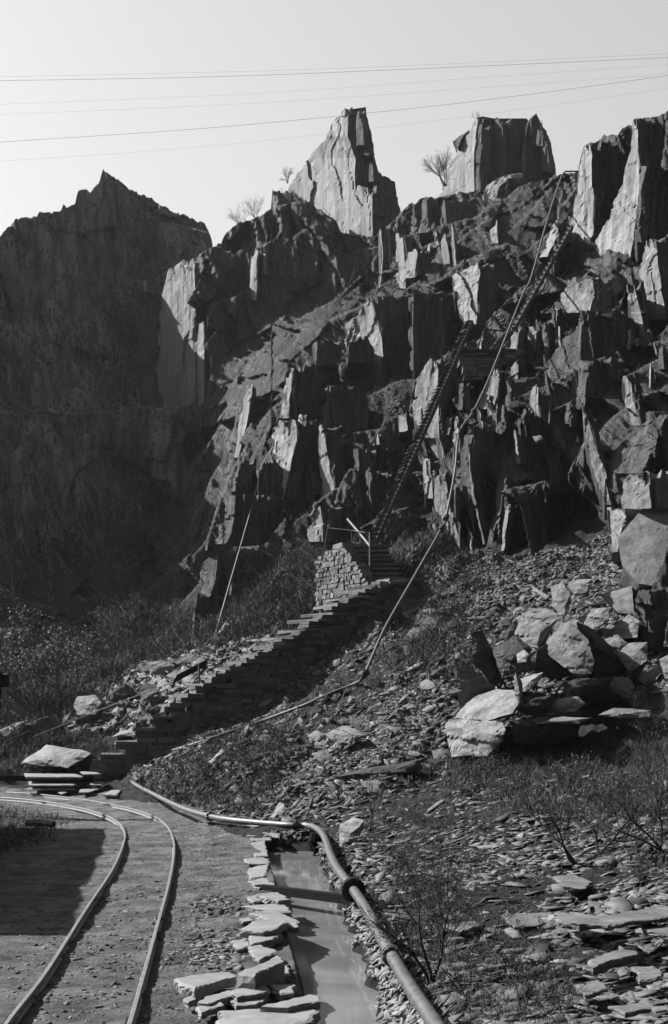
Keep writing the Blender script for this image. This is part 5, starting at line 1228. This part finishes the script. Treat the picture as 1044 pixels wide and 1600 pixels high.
grass('grass', [(0, 1150), (150, 1150), (180, 1215), (130, 1205), (0, 1205)], 6000, .08, .3, 'grass', 'dark grass round the broad pale boulder', .4, .005, 6, .12)
# scrub on the ledges of the cliffs: wherever the rock faces up
def ledge_scrub(G, name, n, h0, h1, label, upmin=.45, reg=None):
    a = G[1:, 1:] - G[:-1, 1:]; b = G[1:, 1:] - G[1:, :-1]; nn = np.cross(b, a); L = np.linalg.norm(nn, axis=-1, keepdims=True) + 1e-9; nn = nn / L
    up = np.abs(nn[..., 2]); P0 = G[1:, 1:]
    m = up > upmin
    pts = P0[m]
    if len(pts) == 0: return
    v = fbm(pts * .25, 3, 12); pts = pts[v > -.15]
    k = rng.integers(0, len(pts), n); p = pts[k] + rng.normal(0, .12, (n, 3)) * [1, 1, .3]
    h = rng.uniform(h0, h1, n); Vv, F = blades(p, h, .6, .009 * (p[:, 1] / 60))
    lp = pts[rng.integers(0, len(pts), n // 2)] + np.abs(rng.normal(0, .22, (n // 2, 3))) * [1, -.5, 1]
    V2, F2 = leaves(lp, rng.uniform(.012, .03, n // 2))
    stuff(link(name, mesh_np(name, np.concatenate([Vv, V2]), np.concatenate([F, F2 + len(Vv)]), M['grass'])), label, 'scrub')
ledge_scrub(gB, 'ledge_scrub', 26000, .1, .6, 'low scrub and dead grass on the ledges of the quarry terraces')
ledge_scrub(gC, 'ledge_scrub', 9000, .06, .3, 'thin scrub on the ledges of the near cliff', .6)
ledge_scrub(gA2, 'ledge_scrub', 9000, .1, .6, 'scrub on the foot of the dark left cliff', .5)

# ------------------------------------------------------------------ bare shrubs and small trees
def shrub(name, base, h, stems, label, lean=(0, 0), leafn=0, leafs=.02, mat='twig', lmat='leaf', depth=4, r0=None, spread=.5, cat='shrub', group=None, dens=1.0):
    rnd = random.Random(int(base[0] * 1000) + int(base[1] * 77)); base = Vector([float(v) for v in base]); r0 = r0 or h * .014
    bm = bmesh.new(); tips = []
    def grow(p, d, L, r, k):
        pts = [p]; n = 4; dd = d.copy(); rs = [r]
        for i in range(n):
            dd = (dd + Vector((rnd.gauss(0, .16), rnd.gauss(0, .16), rnd.gauss(.03, .10)))).normalized()
            p = p + dd * L / n; pts.append(p); rs.append(r * (1 - .45 * (i + 1) / n))
            if k > 0 and i > 0:
                for _ in range(2 if rnd.random() < .45 * dens else (1 if rnd.random() < .85 * dens else 0)):
                    nd_ = (dd + Vector((rnd.gauss(0, .62), rnd.gauss(0, .62), rnd.gauss(.12, .4)))).normalized()
                    grow(p, nd_, L * rnd.uniform(.45, .72), rs[-1] * .62, k - 1)
            if k <= 1: tips.append(p)
        tube(bm, pts, rs, 4 if k < 3 else 6, False)
        if k > 0: grow(p, dd, L * .6, rs[-1], k - 1)
    for s in range(stems):
        d = Vector((rnd.gauss(lean[0], spread), rnd.gauss(lean[1], spread * .7), 1)).normalized()
        grow(base + Vector((rnd.gauss(0, .03 * h), rnd.gauss(0, .03 * h), -.02)), d, h * rnd.uniform(.38, .52), r0, depth - 1)
    rt = root(name, tuple(base), label, cat, group)
    part('branches', bm_mesh('branches', bm, M[mat], False), rt)
    if leafn and tips:
        t = np.array([tips[rnd.randrange(len(tips))][:] for _ in range(leafn)]) + rng.normal(0, leafs * 1.6, (leafn, 3))
        Vv, F = leaves(t, rng.uniform(.5, 1.2, leafn) * leafs)
        part('leaves', mesh_np('leaves', Vv, F, M[lmat]), rt)
    return rt
def gp(px, py):
    q = hit(px, py)[0]; return q
shrub('bare_shrub', gp(682, 1538), .78, 3, 'large bare shrub with a forked dark stem right of the near pipe', (-.15, 0), 500, .010, depth=5, spread=.38, r0=.011)
shrub('bare_shrub', gp(668, 1462), .55, 3, 'bare shrub just behind the large forked one', (0, 0), 400, .010, depth=4, spread=.35, r0=.008)
shrub('bare_shrub', gp(655, 1420), .5, 3, 'slender bare shrub left of the flat grey slab', (0, 0), 250, .009, depth=4, spread=.4, r0=.006)
shrub('bare_shrub', gp(940, 1342), .95, 2, 'bare shrub with an upright stem in the middle of the right bank', (0, 0), 200, .012, depth=4, spread=.45, r0=.014)
shrub('bare_shrub', gp(900, 1348), .9, 2, 'bare shrub leaning to the left over the slates', (-.9, 0), 120, .012, depth=4, spread=.2, r0=.014)
shrub('bare_shrub', gp(1040, 1330), 1.0, 3, 'tall twiggy shrub at the right edge', (-.2, 0), 300, .012, depth=5, spread=.45, r0=.011)
shrub('bare_shrub', gp(1030, 1250), 1.2, 4, 'fine-twigged shrub at the right edge before the boulders', (0, 0), 500, .014, depth=5, spread=.5, r0=.010)
shrub('bare_shrub', gp(578, 1300), .75, 4, 'small bare shrub beside the leaning pale slate', (.0, 0), 250, .012, depth=4, spread=.35, r0=.009)
shrub('bare_shrub', gp(820, 1585), .42, 3, 'low thin shrub near the bottom of the bank', (0, 0), 160, .008, depth=4, spread=.5, r0=.005)
shrub('bare_shrub', gp(770, 1480), .45, 3, 'low shrub right of the large forked shrub', (.1, 0), 260, .008, depth=4, spread=.5, r0=.005)
shrub('bare_shrub', gp(880, 1590), .4, 2, 'thin sprig at the bottom right of the bank', (0, 0), 120, .008, depth=3, spread=.4, r0=.004)
shrub('bare_shrub', gp(620, 1380), .45, 4, 'low leafy shrub close to the pipe flange', (0, 0), 600, .010, depth=4, spread=.5, r0=.005)
shrub('bare_shrub', gp(760, 1235), .8, 5, 'dark shrub below the blocky pale boulder', (0, 0), 500, .016, depth=4, spread=.6, r0=.008)
shrub('bare_shrub', gp(880, 1240), .7, 5, 'dark shrub in the weeds below the black slab', (0, 0), 500, .016, depth=4, spread=.6, r0=.008)
for k, (x, y) in enumerate([(600, 1330), (640, 1350), (700, 1400), (590, 1420), (720, 1470), (640, 1500), (730, 1560), (800, 1530), (840, 1480), (690, 1330), (760, 1300), (930, 1240), (985, 1250), (700, 1235), (820, 1215), (960, 1200), (1000, 1380)]):
    shrub('weed_sprig', gp(x, y), random.uniform(.22, .42), 4, 'small twiggy sprig growing between the slates of the right bank', (0, 0), 180, .008, depth=3, spread=.55, r0=.0035, cat='weed', group='twiggy sprigs on the right bank')
for k, (x, y, h, lf, s, lm, lab) in enumerate([
    (60, 1110, 3.2, 2600, .035, 'leafp', 'pale leafy bush at the far left foot of the dark cliff'),
    (15, 1130, 2.2, 1600, .035, 'leaf', 'dark leafy bush at the left edge behind the post'),
    (105, 1100, 2.4, 1600, .03, 'leafp', 'leafy bush right of the pale one'),
    (160, 1065, 2.2, 900, .03, 'leaf', 'thin bush above the rounded striped boulder'),
    (200, 1045, 2.4, 900, .03, 'leaf', 'bare brownish bush above the rubble heap'),
    (255, 1015, 2.0, 500, .03, 'leaf', 'straggling bush left of the long white slate'),
    (-40, 1140, 2.6, 1500, .035, 'leaf', 'bush beyond the left edge of the track'),
    (520, 935, 1.6, 500, .02, 'leaf', 'twiggy bush before the lit dry-stone wall'),
    (465, 915, 1.6, 500, .025, 'leaf', 'bush on the slope left of the upper flight'),
    (430, 950, 1.4, 400, .025, 'leaf', 'bush on the slope beside the iron post'),
    (280, 990, 1.4, 200, .02, 'leaf', 'bare branches beside the dark lower block'),
    ]):
    q = gp(x, y)
    if q[0] == q[0]: shrub('leafy_bush', q, h, 5, lab, (0, 0), lf, s, mat='twigp' if 'bare' in lab else 'twig', lmat=lm, depth=4, spread=.55, r0=.02, cat='bush')
shrub('bare_shrub', gp(128, 1206), 1.0, 2, 'small dark shrub between the broad pale boulder and the lowest step', (.1, 0), 0, .02, depth=4, spread=.25, r0=.022)
shrub('bare_shrub', gp(225, 1190), .5, 5, 'leafy weed at the side of the lowest steps', (0, 0), 300, .02, depth=3, spread=.5, r0=.006)
# skyline trees
shrub('bare_tree', P(696, 290, 79), 2.4, 5, 'bare rounded tree on the skyline left of the square tower', (-.35, 0), 0, .02, depth=5, spread=.45, r0=.035, cat='tree')
shrub('bare_tree', P(450, 286, 84), 1.1, 5, 'small bare tree on the skyline left of the tallest pinnacle', (0, 0), 60, .03, depth=4, spread=.4, r0=.02, cat='tree')
shrub('bare_tree', P(400, 345, 84), 1.7, 6, 'bare bush on the ridge between the left peak and the pinnacle', (-.4, 0), 0, .03, depth=4, spread=.45, r0=.016, cat='tree')
shrub('bare_tree', P(380, 352, 84), 1.4, 6, 'bare bush lower on the ridge nearest the notch', (-.6, 0), 0, .03, depth=4, spread=.45, r0=.014, cat='tree')
shrub('bare_tree', P(746, 186, 79.5), .6, 4, 'tiny bush on top of the square tower', (-.3, 0), 0, .03, depth=3, spread=.5, r0=.01, cat='tree')
shrub('bare_tree', P(455, 320, 80), 1.4, 3, 'pale bare sapling in front of the pinnacle foot', (0, 0), 0, .03, depth=4, spread=.4, r0=.02, mat='twigp', cat='tree')

# ------------------------------------------------------------------ air
hm = bpy.data.materials.new('haze_air'); hm.use_nodes = True; hn = hm.node_tree
for n_h in list(hn.nodes):
    if n_h.type == 'BSDF_PRINCIPLED': hn.nodes.remove(n_h)
vp = hn.nodes.new('ShaderNodeVolumePrincipled'); vp.inputs['Color'].default_value = (.92, .92, .92, 1); vp.inputs['Density'].default_value = .00015; vp.inputs['Anisotropy'].default_value = .35
hn.links.new(vp.outputs[0], [n_h for n_h in hn.nodes if n_h.type == 'OUTPUT_MATERIAL'][0].inputs['Volume'])
bm = bmesh.new(); box(bm, (0, 380, 28), (520, 0, 0), (0, 600, 0), (0, 0, 30))
stuff(link('haze', bm_mesh('haze', bm, hm)), 'thin haze hanging in the quarry air', 'haze')
